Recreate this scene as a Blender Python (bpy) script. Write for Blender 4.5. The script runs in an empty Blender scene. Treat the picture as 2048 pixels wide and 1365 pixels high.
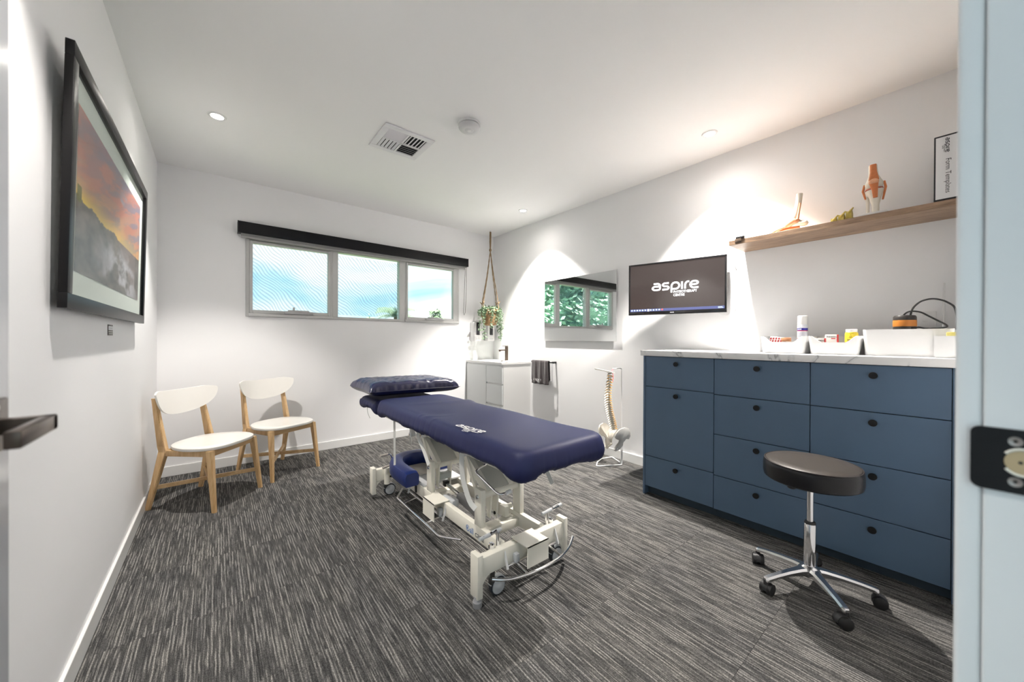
import bpy, bmesh, math, random
import numpy as np
from mathutils import Vector, Matrix, noise as mnoise

random.seed(7)
PI = math.pi
S = bpy.context.scene
COL = S.collection

# ------------------------------------------------------------------ camera
cam_data = bpy.data.cameras.new('camera')
cam = bpy.data.objects.new('camera', cam_data)
COL.objects.link(cam)
cam_data.sensor_fit = 'HORIZONTAL'
cam_data.sensor_width = 36.0
cam_data.lens = 727.465 / 2048 * 36.0
cam_data.clip_start = 0.02
yaw, pit, rol = 0.681956, -0.003264, 0.00428
fw = Vector((math.sin(yaw) * math.cos(pit), math.cos(yaw) * math.cos(pit), math.sin(pit)))
rt = Vector((math.cos(yaw), -math.sin(yaw), 0))
up = rt.cross(fw)
r2 = rt * math.cos(rol) + up * math.sin(rol)
u2 = -rt * math.sin(rol) + up * math.cos(rol)
M = Matrix.Identity(4)
for i in range(3):
    M[i][0] = r2[i]; M[i][1] = u2[i]; M[i][2] = -fw[i]
M[2][3] = 1.2
cam.matrix_world = M
cam_data.dof.use_dof = True
cam_data.dof.focus_distance = 2.6
cam_data.dof.aperture_fstop = 3.2
S.camera = cam

# ------------------------------------------------------------------ world sky
def build_world():
    w = bpy.data.worlds.new('sky'); S.world = w
    w.use_nodes = True
    nt = w.node_tree; nt.nodes.clear(); L = nt.links.new
    out = nt.nodes.new('ShaderNodeOutputWorld')
    bg = nt.nodes.new('ShaderNodeBackground')
    tc = nt.nodes.new('ShaderNodeTexCoord')
    mp = nt.nodes.new('ShaderNodeMapping'); mp.inputs['Scale'].default_value = (1.0, 1.0, 3.2)
    mp.inputs['Location'].default_value = (0.35, 0.2, 0.15)
    n = nt.nodes.new('ShaderNodeTexNoise'); n.inputs['Scale'].default_value = 2.6
    n.inputs['Detail'].default_value = 6; n.inputs['Roughness'].default_value = 0.5; n.inputs['Distortion'].default_value = 0.5
    r = nt.nodes.new('ShaderNodeValToRGB')
    r.color_ramp.elements[0].position = 0.36; r.color_ramp.elements[0].color = (0.26, 0.60, 0.86, 1)
    r.color_ramp.elements[1].position = 0.60; r.color_ramp.elements[1].color = (1.0, 1.03, 1.05, 1)
    e = r.color_ramp.elements.new(0.46); e.color = (0.58, 0.86, 0.99, 1)
    L(tc.outputs['Generated'], mp.inputs['Vector']); L(mp.outputs[0], n.inputs['Vector'])
    L(n.outputs['Fac'], r.inputs[0]); L(r.outputs[0], bg.inputs['Color'])
    bg.inputs['Strength'].default_value = 0.56
    L(bg.outputs[0], out.inputs[0])
build_world()

sun_d = bpy.data.lights.new('sun', 'SUN'); sun_d.energy = 9.0; sun_d.angle = 0.02; sun_d.color = (1, 0.95, 0.86)
sun = bpy.data.objects.new('sun', sun_d); COL.objects.link(sun)
sun.rotation_euler = (math.radians(30), 0, math.radians(-25)); sun.location = (0, -6, 12)

S.view_settings.view_transform = 'Standard'
S.view_settings.look = 'None'
S.view_settings.exposure = 1.33
S.view_settings.gamma = 1.0
S.view_settings.use_curve_mapping = False

SPOT_W = 140.0          # each downlight: beam
SPILL_W = 6.0         # each downlight: soft spill
LAMP_COL = (1.0, 0.945, 0.88)

# ------------------------------------------------------------------ materials
MATS = {}
def mat(name, col=(0.8, 0.8, 0.8), rough=0.5, metal=0.0, bump=0.0, bscale=200.0, vary=0.0, vscale=8.0,
        spec=0.5, coat=0.0, emit=None, estr=0.0, sheen=0.0, trans=0.0):
    if name in MATS: return MATS[name]
    m = bpy.data.materials.new(name); m.use_nodes = True
    nt = m.node_tree; b = nt.nodes['Principled BSDF']; L = nt.links.new
    b.inputs['Base Color'].default_value = (*col, 1)
    b.inputs['Roughness'].default_value = rough
    b.inputs['Metallic'].default_value = metal
    b.inputs['Specular IOR Level'].default_value = spec
    b.inputs['Coat Weight'].default_value = coat
    b.inputs['Sheen Weight'].default_value = sheen
    b.inputs['Transmission Weight'].default_value = trans
    if emit is not None:
        b.inputs['Emission Color'].default_value = (*emit, 1); b.inputs['Emission Strength'].default_value = estr
    tc = nt.nodes.new('ShaderNodeTexCoord')
    if bump > 0:
        n = nt.nodes.new('ShaderNodeTexNoise'); n.inputs['Scale'].default_value = bscale; n.inputs['Detail'].default_value = 3
        bp = nt.nodes.new('ShaderNodeBump'); bp.inputs['Strength'].default_value = bump; bp.inputs['Distance'].default_value = 0.002
        L(tc.outputs['Object'], n.inputs['Vector']); L(n.outputs['Fac'], bp.inputs['Height']); L(bp.outputs[0], b.inputs['Normal'])
    if vary > 0:
        n2 = nt.nodes.new('ShaderNodeTexNoise'); n2.inputs['Scale'].default_value = vscale; n2.inputs['Detail'].default_value = 4
        mx = nt.nodes.new('ShaderNodeMix'); mx.data_type = 'RGBA'
        mx.inputs['A'].default_value = (*[max(0, c * (1 - vary)) for c in col], 1)
        mx.inputs['B'].default_value = (*[min(1, c * (1 + vary)) for c in col], 1)
        L(tc.outputs['Object'], n2.inputs['Vector']); L(n2.outputs['Fac'], mx.inputs['Factor']); L(mx.outputs['Result'], b.inputs['Base Color'])
    MATS[name] = m
    return m

def mat_wood(name, c1, c2, axis='Y', scale=9.0, rough=0.45):
    if name in MATS: return MATS[name]
    m = bpy.data.materials.new(name); m.use_nodes = True
    nt = m.node_tree; b = nt.nodes['Principled BSDF']; L = nt.links.new
    tc = nt.nodes.new('ShaderNodeTexCoord'); mp = nt.nodes.new('ShaderNodeMapping')
    sc = {'X': (0.12, 1, 1), 'Y': (1, 0.12, 1), 'Z': (1, 1, 0.12)}[axis]
    mp.inputs['Scale'].default_value = [s * scale for s in sc]
    n = nt.nodes.new('ShaderNodeTexNoise'); n.inputs['Scale'].default_value = 3; n.inputs['Detail'].default_value = 8
    n.inputs['Roughness'].default_value = 0.65; n.inputs['Distortion'].default_value = 0.6
    r = nt.nodes.new('ShaderNodeValToRGB')
    r.color_ramp.elements[0].position = 0.33; r.color_ramp.elements[0].color = (*c1, 1)
    r.color_ramp.elements[1].position = 0.68; r.color_ramp.elements[1].color = (*c2, 1)
    L(tc.outputs['Object'], mp.inputs[0]); L(mp.outputs[0], n.inputs['Vector']); L(n.outputs['Fac'], r.inputs[0])
    L(r.outputs[0], b.inputs['Base Color']); b.inputs['Roughness'].default_value = rough
    MATS[name] = m
    return m

def mat_carpet():
    m = bpy.data.materials.new('carpet_loop_pile'); m.use_nodes = True
    nt = m.node_tree; b = nt.nodes['Principled BSDF']; L = nt.links.new; N = nt.nodes.new
    geo = N('ShaderNodeNewGeometry'); oi = N('ShaderNodeObjectInfo')
    mul = N('ShaderNodeMath'); mul.operation = 'MULTIPLY'; mul.inputs[1].default_value = 37.0
    L(oi.outputs['Random'], mul.inputs[0])
    cmb = N('ShaderNodeCombineXYZ'); L(mul.outputs[0], cmb.inputs['Z'])
    def noise(sx, sy, det, rough=0.5):
        mp = N('ShaderNodeVectorMath'); mp.operation = 'MULTIPLY'; mp.inputs[1].default_value = (sx, sy, 0)
        L(geo.outputs['Position'], mp.inputs[0])
        ad = N('ShaderNodeVectorMath'); ad.operation = 'ADD'; L(mp.outputs[0], ad.inputs[0]); L(cmb.outputs[0], ad.inputs[1])
        n = N('ShaderNodeTexNoise'); n.inputs['Scale'].default_value = 1; n.inputs['Detail'].default_value = det
        n.inputs['Roughness'].default_value = rough
        L(ad.outputs[0], n.inputs['Vector']); return n.outputs['Fac']
    def math_(op, a_, b_=None, c_=None):
        n = N('ShaderNodeMath'); n.operation = op
        for i_, v_ in enumerate((a_, b_, c_)):
            if v_ is None: continue
            if isinstance(v_, (int, float)): n.inputs[i_].default_value = v_
            else: L(v_, n.inputs[i_])
        return n.outputs[0]
    sep = N('ShaderNodeSeparateXYZ'); L(geo.outputs['Position'], sep.inputs[0])
    fine = noise(420, 200, 1)             # loops of the pile
    mid = noise(260, 9, 1)                # plain yarns between the bright ones
    broad = noise(7, 2.5, 2)              # soft tonal drift
    def yarns(pitch, ysc, lo, hi, seed):
        u_ = math_('MULTIPLY_ADD', sep.outputs['X'], 1.0 / pitch, 100.37 + seed)
        wob = math_('MULTIPLY_ADD', noise(2, 14, 1), .5, u_)
        c_ = math_('FLOOR', wob); f_ = math_('FRACT', wob)
        v = N('ShaderNodeCombineXYZ'); L(math_('MULTIPLY', c_, 7.313 + seed), v.inputs['X']); L(math_('MULTIPLY', sep.outputs['Y'], ysc), v.inputs['Y']); L(math_('MULTIPLY', oi.outputs['Random'], 37.0), v.inputs['Z'])
        n = N('ShaderNodeTexNoise'); n.inputs['Scale'].default_value = 1; n.inputs['Detail'].default_value = 2; L(v.outputs[0], n.inputs['Vector'])
        mr = N('ShaderNodeMapRange'); mr.interpolation_type = 'SMOOTHSTEP'; mr.inputs['From Min'].default_value = lo; mr.inputs['From Max'].default_value = hi; L(n.outputs['Fac'], mr.inputs['Value'])
        pr = N('ShaderNodeMapRange'); pr.inputs['From Min'].default_value = .42; pr.inputs['From Max'].default_value = .80
        L(math_('SUBTRACT', 1.0, math_('ABSOLUTE', math_('MULTIPLY_ADD', f_, 2.0, -1.0))), pr.inputs['Value'])
        return math_('MULTIPLY', mr.outputs[0], pr.outputs[0])
    br = math_('MAXIMUM', yarns(.0118, 5.0, .44, .60, 0), math_('MULTIPLY', yarns(.0074, 8.0, .47, .64, 31), .62))
    r1 = N('ShaderNodeValToRGB'); E = r1.color_ramp.elements
    E[0].position = 0.32; E[0].color = (0.044, 0.0445, 0.045, 1); E[1].position = 0.70; E[1].color = (0.102, 0.101, 0.100, 1)
    L(mid, r1.inputs[0])
    mb = N('ShaderNodeMix'); mb.data_type = 'RGBA'; mb.inputs['B'].default_value = (0.275, 0.268, 0.255, 1)
    L(br, mb.inputs['Factor']); L(r1.outputs[0], mb.inputs['A'])
    r2_ = N('ShaderNodeValToRGB'); r2_.color_ramp.elements[0].position = 0.30; r2_.color_ramp.elements[0].color = (0.45, 0.45, 0.45, 1)
    r2_.color_ramp.elements[1].position = 0.72; r2_.color_ramp.elements[1].color = (1.45, 1.43, 1.40, 1)
    L(fine, r2_.inputs[0])
    m1 = N('ShaderNodeMix'); m1.data_type = 'RGBA'; m1.blend_type = 'MULTIPLY'; m1.inputs['Factor'].default_value = 1
    L(mb.outputs['Result'], m1.inputs['A']); L(r2_.outputs[0], m1.inputs['B'])
    r3 = N('ShaderNodeValToRGB'); r3.color_ramp.elements[0].position = 0.25; r3.color_ramp.elements[0].color = (0.86, 0.87, 0.90, 1)
    r3.color_ramp.elements[1].position = 0.75; r3.color_ramp.elements[1].color = (1.12, 1.11, 1.09, 1)
    L(broad, r3.inputs[0])
    m2 = N('ShaderNodeMix'); m2.data_type = 'RGBA'; m2.blend_type = 'MULTIPLY'; m2.inputs['Factor'].default_value = 1
    L(m1.outputs['Result'], m2.inputs['A']); L(r3.outputs[0], m2.inputs['B'])
    L(m2.outputs['Result'], b.inputs['Base Color'])
    b.inputs['Roughness'].default_value = 0.95; b.inputs['Specular IOR Level'].default_value = 0.1
    bp = N('ShaderNodeBump'); bp.inputs['Strength'].default_value = 0.6; bp.inputs['Distance'].default_value = 0.003
    L(fine, bp.inputs['Height']); L(bp.outputs[0], b.inputs['Normal'])
    MATS['carpet'] = m
    return m

def mat_marble():
    m = bpy.data.materials.new('white_marble_laminate'); m.use_nodes = True
    nt = m.node_tree; b = nt.nodes['Principled BSDF']; L = nt.links.new; N = nt.nodes.new
    tc = N('ShaderNodeTexCoord')
    n = N('ShaderNodeTexNoise'); n.inputs['Scale'].default_value = 2.6; n.inputs['Detail'].default_value = 6; n.inputs['Distortion'].default_value = 1.3
    L(tc.outputs['Object'], n.inputs['Vector'])
    sb = N('ShaderNodeMath'); sb.operation = 'SUBTRACT'; sb.inputs[1].default_value = 0.5; L(n.outputs['Fac'], sb.inputs[0])
    ab = N('ShaderNodeMath'); ab.operation = 'ABSOLUTE'; L(sb.outputs[0], ab.inputs[0])
    r = N('ShaderNodeValToRGB'); E = r.color_ramp.elements
    E[0].position = 0.0; E[0].color = (0.34, 0.34, 0.35, 1); E[1].position = 0.035; E[1].color = (0.80, 0.80, 0.80, 1)
    e = E.new(0.009); e.color = (0.66, 0.67, 0.68, 1)
    L(ab.outputs[0], r.inputs[0]); L(r.outputs[0], b.inputs['Base Color']); b.inputs['Roughness'].default_value = 0.22
    MATS['marble'] = m
    return m

def mat_glass(name='glass', g0=.02, g1=.48):
    m = bpy.data.materials.new('clear_' + name); m.use_nodes = True
    nt = m.node_tree; nt.nodes.clear(); L = nt.links.new; N = nt.nodes.new
    out = N('ShaderNodeOutputMaterial'); t = N('ShaderNodeBsdfTransparent'); t.inputs[0].default_value = (0.96, 0.985, 0.98, 1)
    g = N('ShaderNodeBsdfGlossy'); g.inputs['Roughness'].default_value = 0.0
    lw = N('ShaderNodeLayerWeight'); lw.inputs['Blend'].default_value = 0.5
    pw = N('ShaderNodeMath'); pw.operation = 'POWER'; pw.inputs[1].default_value = 5.0; L(lw.outputs['Facing'], pw.inputs[0])
    ma = N('ShaderNodeMath'); ma.operation = 'MULTIPLY_ADD'; ma.inputs[1].default_value = g1; ma.inputs[2].default_value = g0; L(pw.outputs[0], ma.inputs[0])
    mx = N('ShaderNodeMixShader'); L(ma.outputs[0], mx.inputs[0]); L(t.outputs[0], mx.inputs[1]); L(g.outputs[0], mx.inputs[2]); L(mx.outputs[0], out.inputs[0])
    MATS[name] = m
    return m

def mat_screen():
    """Fine insect mesh: mostly open, blue-grey threads, with moire bands painted into the density."""
    m = bpy.data.materials.new('insect_mesh'); m.use_nodes = True
    nt = m.node_tree; nt.nodes.clear(); L = nt.links.new; N = nt.nodes.new
    out = N('ShaderNodeOutputMaterial'); t = N('ShaderNodeBsdfTransparent')
    d = N('ShaderNodeBsdfDiffuse'); d.inputs[0].default_value = (0.22, 0.52, 0.66, 1)
    tc = N('ShaderNodeTexCoord')
    w = N('ShaderNodeTexWave'); w.bands_direction = 'DIAGONAL'; w.inputs['Scale'].default_value = 17.0  # wavy bands imitate moire, not the threads themselves
    w.inputs['Distortion'].default_value = 9.0; w.inputs['Detail'].default_value = 0; w.inputs['Detail Scale'].default_value = 0.35
    L(tc.outputs['Object'], w.inputs['Vector'])
    r = N('ShaderNodeMapRange'); r.inputs['From Min'].default_value = 0.2; r.inputs['From Max'].default_value = 0.9
    r.inputs['To Min'].default_value = 0.03; r.inputs['To Max'].default_value = 0.24
    L(w.outputs['Fac'], r.inputs['Value'])
    mx = N('ShaderNodeMixShader'); L(r.outputs[0], mx.inputs[0]); L(t.outputs[0], mx.inputs[1]); L(d.outputs[0], mx.inputs[2]); L(mx.outputs[0], out.inputs[0])
    MATS['screen'] = m
    return m

mat_carpet(); mat_marble(); mat_glass(); mat_glass('picture_glass', .008, .16); mat_screen()
WALL = mat('wall_paint', (0.87, 0.87, 0.88), 0.75, bump=0.05, bscale=350)
CEIL = mat('ceiling_paint', (0.90, 0.90, 0.90), 0.9, bump=0.04, bscale=300)
TRIM = mat('gloss_trim_paint', (0.82, 0.82, 0.81), 0.25)
DOORP = mat('door_gloss_paint', (0.62, 0.64, 0.68), 0.16)
JAMBP = mat('jamb_paint', (0.76, 0.80, 0.82), 0.35)
BLACK = mat('black_metal', (0.012, 0.012, 0.013), 0.32, 0.4)
BLACKP = mat('black_plastic', (0.015, 0.015, 0.016), 0.45)
BRONZE = mat('dark_bronze', (0.10, 0.075, 0.06), 0.28, 0.8)
CHROME = mat('chrome', (0.80, 0.80, 0.82), 0.08, 1.0)
ALU = mat('polished_aluminium', (0.70, 0.70, 0.71), 0.2, 1.0)
FRAMEG = mat('window_aluminium', (0.52, 0.52, 0.515), 0.45)
CREAM = mat('cream_powder_coat', (0.86, 0.83, 0.735), 0.32)
NAVY = mat('navy_stretch_fabric', (0.012, 0.016, 0.070), 0.55, bump=0.10, bscale=700, vary=0.12, vscale=5, spec=0.35)
NAVYD = mat('navy_vinyl', (0.012, 0.014, 0.05), 0.4)
PILLOWM = mat('navy_coated_fabric', (0.014, 0.016, 0.058), 0.25, bump=0.12, bscale=60)
BLUE = mat('royal_blue_vinyl', (0.006, 0.020, 0.125), 0.38, bump=0.1, bscale=120)
WHITE = mat('white_plastic', (0.78, 0.78, 0.78), 0.35)
WHITEG = mat('white_gloss', (0.80, 0.80, 0.80), 0.12)
CERAM = mat('white_ceramic', (0.84, 0.84, 0.83), 0.08)
CAB = mat('slate_blue_laminate', (0.084, 0.142, 0.225), 0.42, vary=0.06, vscale=6, bump=0.03, bscale=500)
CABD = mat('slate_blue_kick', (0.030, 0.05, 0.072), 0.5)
GREYP = mat('grey_plastic', (0.30, 0.30, 0.31), 0.4)
LGREY = mat('light_grey_plastic', (0.52, 0.54, 0.56), 0.4)
DGREY = mat('dark_grey_rubber', (0.035, 0.04, 0.05), 0.55)
STRAPM = mat('translucent_white_strap', (0.62, 0.62, 0.60), 0.5)
OAK = mat_wood('oiled_oak', (0.56, 0.345, 0.155), (0.76, 0.53, 0.295), 'Z', 12)
OAKX = mat_wood('oiled_oak_rail', (0.56, 0.345, 0.155), (0.76, 0.53, 0.295), 'X', 12)
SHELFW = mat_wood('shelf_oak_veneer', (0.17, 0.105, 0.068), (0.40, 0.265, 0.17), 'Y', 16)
LACQ = mat('white_lacquer', (0.84, 0.82, 0.78), 0.28)
ROPE = mat('jute_rope', (0.27, 0.185, 0.105), 0.9, bump=0.6, bscale=160, vary=0.35, vscale=120)
LEAF = mat('variegated_leaf', (0.20, 0.29, 0.18), 0.5, vary=0.75, vscale=40)
BONE = mat('bone_plastic', (0.74, 0.69, 0.60), 0.42, vary=0.10, vscale=40)
BONEG = mat('bone_grey', (0.64, 0.62, 0.58), 0.45, vary=0.15, vscale=30)
ORANGE = mat('muscle_orange', (0.60, 0.19, 0.06), 0.4, vary=0.2, vscale=60)
ORANGEL = mat('ligament_peach', (0.66, 0.33, 0.19), 0.4, vary=0.2, vscale=60)
NERVE = mat('nerve_orange', (0.80, 0.40, 0.03), 0.45)
RED = mat('red_print', (0.55, 0.03, 0.04), 0.5)
PINK = mat('pink_tip', (0.85, 0.22, 0.24), 0.5)
YELLOWB = mat('yellow_bone', (0.50, 0.42, 0.10), 0.5, vary=0.3, vscale=60)
YELLOW = mat('yellow_plastic', (0.72, 0.56, 0.04), 0.35)
INK = mat('black_ink', (0.012, 0.012, 0.014), 0.6)
INKB = mat('blue_ink', (0.02, 0.16, 0.50), 0.5)
INKN = mat('navy_ink', (0.03, 0.03, 0.30), 0.5)
WPRINT = mat('white_print', (0.85, 0.85, 0.85), 0.6)
PAPER = mat('white_paper', (0.74, 0.74, 0.75), 0.7)
TAN = mat('tan_tape', (0.55, 0.26, 0.13), 0.6)
VOID = mat('vent_shade_black', (0.006, 0.006, 0.007), 0.9)
LAMPM = mat('lamp_lens', (1, 1, 1), 0.4, emit=(1.0, 0.93, 0.84), estr=14)

# ------------------------------------------------------------------ mesh building
class MB:
    def __init__(s): s.bm = bmesh.new()
    def box(s, x0, x1, y0, y1, z0, z1, r=0.0, seg=2, rot=None, piv=None):
        g = bmesh.ops.create_cube(s.bm, size=1.0); vs = g['verts']
        for v in vs:
            v.co = Vector(((x0 + x1) / 2 + v.co.x * (x1 - x0), (y0 + y1) / 2 + v.co.y * (y1 - y0), (z0 + z1) / 2 + v.co.z * (z1 - z0)))
        if r > 0:
            es = list({e for v in vs for e in v.link_edges})
            res = bmesh.ops.bevel(s.bm, geom=es, offset=r, segments=seg, affect='EDGES', profile=0.5)
            vs = list({v for f in res['faces'] for v in f.verts} | {v for v in vs if v.is_valid})
        if rot is not None:
            p = Vector(piv) if piv else Vector(((x0 + x1) / 2, (y0 + y1) / 2, (z0 + z1) / 2))
            for v in vs: v.co = p + rot @ (v.co - p)
        return s
    def rings(s, rs, closed=True, cap=True):
        vv = [[s.bm.verts.new(p) for p in r] for r in rs]
        n = len(rs[0])
        for a, b in zip(vv, vv[1:]):
            for i in range(n if closed else n - 1):
                j = (i + 1) % n
                try: s.bm.faces.new((a[i], a[j], b[j], b[i]))
                except ValueError: pass
        if cap:
            for r in (vv[0][::-1], vv[-1]):
                try: s.bm.faces.new(r)
                except ValueError: pass
        return vv
    def cyl(s, p0, p1, r0, r1=None, n=20, cap=True):
        r1 = r0 if r1 is None else r1
        p0, p1 = Vector(p0), Vector(p1); d = (p1 - p0).normalized()
        a = d.orthogonal().normalized(); b = d.cross(a)
        s.rings([[p + (a * math.cos(t) + b * math.sin(t)) * r for t in [2 * PI * i / n for i in range(n)]] for p, r in ((p0, r0), (p1, r1))], cap=cap)
        return s
    def lathe(s, prof, c=(0, 0, 0), axis='Z', n=32, cap=True):
        c = Vector(c); rs = []
        for r, h in prof:
            ring = []
            for i in range(n):
                t = 2 * PI * i / n; x, y = r * math.cos(t), r * math.sin(t)
                ring.append(c + Vector({'Z': (x, y, h), 'X': (h, x, y), 'Y': (y, h, x)}[axis]))
            rs.append(ring)
        s.rings(rs, cap=cap); return s
    def tube(s, pts, r, n=8, closed=False, taper=None):
        pts = [Vector(p) for p in pts]; rs = []; m = len(pts); prev = None
        for i, p in enumerate(pts):
            if closed: d = pts[(i + 1) % m] - pts[i - 1]
            else: d = pts[min(i + 1, m - 1)] - pts[max(i - 1, 0)]
            d.normalize()
            if prev is None: a = d.orthogonal().normalized()
            else:
                a = prev - d * prev.dot(d)
                a = a.normalized() if a.length > 1e-6 else d.orthogonal().normalized()
            prev = a; b = d.cross(a); rr = r if taper is None else r * taper[i]
            rs.append([p + (a * math.cos(t) + b * math.sin(t)) * rr for t in [2 * PI * k / n for k in range(n)]])
        if closed: rs.append(rs[0])
        s.rings(rs, cap=not closed); return s
    def prism(s, pts, d):
        """closed polygon (3D points) extruded by vector d"""
        d = Vector(d); a = [Vector(p) for p in pts]
        s.rings([a, [p + d for p in a]]); return s
    def quad(s, *p):
        s.bm.faces.new([s.bm.verts.new(q) for q in p]); return s
    def ball(s, c, r, sub=2, sc=(1, 1, 1)):
        g = bmesh.ops.create_icosphere(s.bm, subdivisions=sub, radius=r)
        for v in g['verts']: v.co = Vector(c) + Vector((v.co.x * sc[0], v.co.y * sc[1], v.co.z * sc[2]))
        return s
    def mesh(s, me, mtx):
        t = bmesh.new(); t.from_mesh(me); t.transform(mtx)
        me2 = bpy.data.meshes.new('tmp'); t.to_mesh(me2); t.free(); s.bm.from_mesh(me2); bpy.data.meshes.remove(me2); return s

def wpos(o):
    p = Vector(o.location)
    while o.parent: o = o.parent; p = p + Vector(o.location)
    return p

def build(name, mb, m, parent=None, smooth=True, angle=38, origin=None):
    """link one mesh; authored in world coordinates, stored relative to its parent / origin"""
    bmesh.ops.recalc_face_normals(mb.bm, faces=mb.bm.faces[:])
    me = bpy.data.meshes.new(name)
    if parent is not None: off = wpos(parent) if parent.get('_abs', True) else Vector((0, 0, 0))
    else: off = Vector(origin) if origin else Vector((0, 0, 0))
    mb.bm.transform(Matrix.Translation(-off)); mb.bm.to_mesh(me); mb.bm.free()
    if smooth:
        for p in me.polygons: p.use_smooth = True
        me.set_sharp_from_angle(angle=math.radians(angle))
    me.materials.append(m)
    o = bpy.data.objects.new(name, me); COL.objects.link(o)
    if parent is not None: o.parent = parent
    else: o.location = off
    return o

def tag(o, label, cat, group=None):
    o['label'] = label; o['category'] = cat
    if group: o['group'] = group
    return o

def thing(name, label, cat, loc=(0, 0, 0), group=None, rz=0.0, local=False):
    o = bpy.data.objects.new(name, None); o.empty_display_size = 0.05; COL.objects.link(o)
    o.location = loc; o.rotation_euler = (0, 0, rz)
    o['_abs'] = not local
    return tag(o, label, cat, group)

def struct(name, mb, m, parent=None, smooth=False):
    o = build(name, mb, m, parent, smooth=smooth)
    if parent is None: o['kind'] = 'structure'
    return o

def sgroup(name, loc=(0, 0, 0)):
    o = bpy.data.objects.new(name, None); COL.objects.link(o); o.location = loc; o['kind'] = 'structure'; o['_abs'] = True
    return o

def dup(root, loc, rz, label, group=None):
    r = root.copy(); COL.objects.link(r); r.location = loc; r.rotation_euler = (0, 0, rz); r['label'] = label
    if group: r['group'] = group
    for ch in list(root.children):
        c = ch.copy(); COL.objects.link(c); c.parent = r
        for g in list(ch.children):
            d = g.copy(); COL.objects.link(d); d.parent = c
    return r

# ------------------------------------------------------------------ lettering
def frame(o, right, upv):
    r = Vector(right).normalized(); u = Vector(upv).normalized(); n = r.cross(u)
    m = Matrix.Identity(4)
    for i in range(3): m[i][0] = r[i]; m[i][1] = u[i]; m[i][2] = n[i]; m[i][3] = o[i]
    return m

def text_into(mb, body, size, mtx, align='LEFT', sx=1.0, bold=0.0):
    c = bpy.data.curves.new('t', 'FONT'); c.body = body; c.size = size; c.align_x = align
    c.extrude = 0.0002; c.offset = bold; c.resolution_u = 3
    o = bpy.data.objects.new('t', c); COL.objects.link(o)
    me = bpy.data.meshes.new_from_object(o)
    mb.mesh(me, mtx @ Matrix.Diagonal((sx, 1, 1, 1)))
    bpy.data.objects.remove(o); bpy.data.curves.remove(c); bpy.data.meshes.remove(me)

def round_path(pts, r=0.3, n=4):
    out = [Vector(pts[0])]
    for a, b, c in zip(pts, pts[1:], pts[2:]):
        a, b, c = Vector(a), Vector(b), Vector(c)
        q = min(r, (a - b).length / 2, (c - b).length / 2)
        p0 = b + (a - b).normalized() * q; p1 = b + (c - b).normalized() * q
        for i in range(n + 1):
            t = i / n; out.append((1 - t) ** 2 * p0 + 2 * t * (1 - t) * b + t * t * p1)
    out.append(Vector(pts[-1])); return out

def ribbon(mb, pts, w, mtx, th=0.0004):
    pts = [Vector((p[0], p[1])) for p in pts]; L, R = [], []
    for i, p in enumerate(pts):
        d = (pts[min(i + 1, len(pts) - 1)] - pts[max(i - 1, 0)])
        d = d.normalized() if d.length > 0 else Vector((1, 0)); n = Vector((-d.y, d.x)) * w / 2
        L.append(p + n); R.append(p - n)
    for i in range(len(pts) - 1):
        q = [L[i], R[i], R[i + 1], L[i + 1]]
        mb.quad(*[mtx @ Vector((p.x, p.y, th)) for p in q])

ASP = [(0.00, [[(0.25, 1), (1.0, 1), (1.25, .8), (1.25, 0), (.28, 0), (0, .28), (.28, .56), (1.25, .56)]]),
       (1.60, [[(1.0, 1), (.25, 1), (0, .76), (.25, .52), (.8, .5), (1.05, .25), (.8, 0), (0, 0)]]),
       (3.00, [[(0, -.55), (0, .65), (.3, 1), (.85, 1), (1.15, .7), (1.15, .3), (.85, 0), (.1, 0)]]),
       (4.55, [[(0, -.1), (0, 1.08)]]),
       (5.00, [[(0, -.1), (0, .65), (.25, 1), (.6, 1)]]),
       (5.75, [[(1.15, 0), (.3, 0), (0, .3), (0, .7), (.3, 1), (.85, 1), (1.15, .75), (.85, .5), (.1, .5)]])]
def aspire(mb, mtx, width, sub=True):
    k = width / 6.9
    T = mtx @ Matrix.Diagonal((k, k, 1, 1))
    for x, strokes in ASP:
        for st in strokes: ribbon(mb, [(p[0] + x, p[1]) for p in round_path(st, .3)], .27, T)
    if sub:
        text_into(mb, 'PHYSIOTHERAPY', .54 * k, mtx @ Matrix.Translation((3.28 * k, -.66 * k, 0.0003)), sx=.83, bold=.008 * k)
        text_into(mb, 'CENTRE', .54 * k, mtx @ Matrix.Translation((3.28 * k, -1.18 * k, 0.0003)), sx=.83, bold=.008 * k)

# ------------------------------------------------------------------ room dimensions
XL, XR, YB, YF, ZC = -0.397, 3.165, 4.329, -0.016, 2.707
T = 0.12
WX0, WX1, WZ0, WZ1 = 0.215, 2.572, 1.415, 2.20
DX0, DX1, DZ = -0.205, 0.63, 2.08           # doorway in the front wall

# floor and carpet tiles
fl = MB().box(XL - .1, XR + .1, YF - .12, YB + .1, -0.12, -0.0062)
floor = struct('floor', fl, mat('floor_slab', (0.08, 0.08, 0.08), 0.9))
P = 0.519
cache = {}
def carpet_tile(x0, x1, y0, y1):
    key = (round(x1 - x0, 3), round(y1 - y0, 3))
    if key not in cache:
        mb = MB().box(-key[0] / 2 + .0003, key[0] / 2 - .0003, -key[1] / 2 + .0003, key[1] / 2 - .0003, -0.006, 0, r=0.0009, seg=1)
        me = bpy.data.meshes.new('carpet_tile'); mb.bm.to_mesh(me); mb.bm.free(); me.materials.append(MATS['carpet']); cache[key] = me
    o = bpy.data.objects.new('carpet_tile', cache[key]); COL.objects.link(o); o.parent = floor
    o.location = ((x0 + x1) / 2, (y0 + y1) / 2, 0)
xs = [XL + .001] + [XL + P * k for k in range(1, 7)] + [XR - .001]
ys = [YF - .118] + [1.022 - P + P * k for k in range(8)] + [YB - .001]
ys = [y for y in ys if y < YB]
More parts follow.
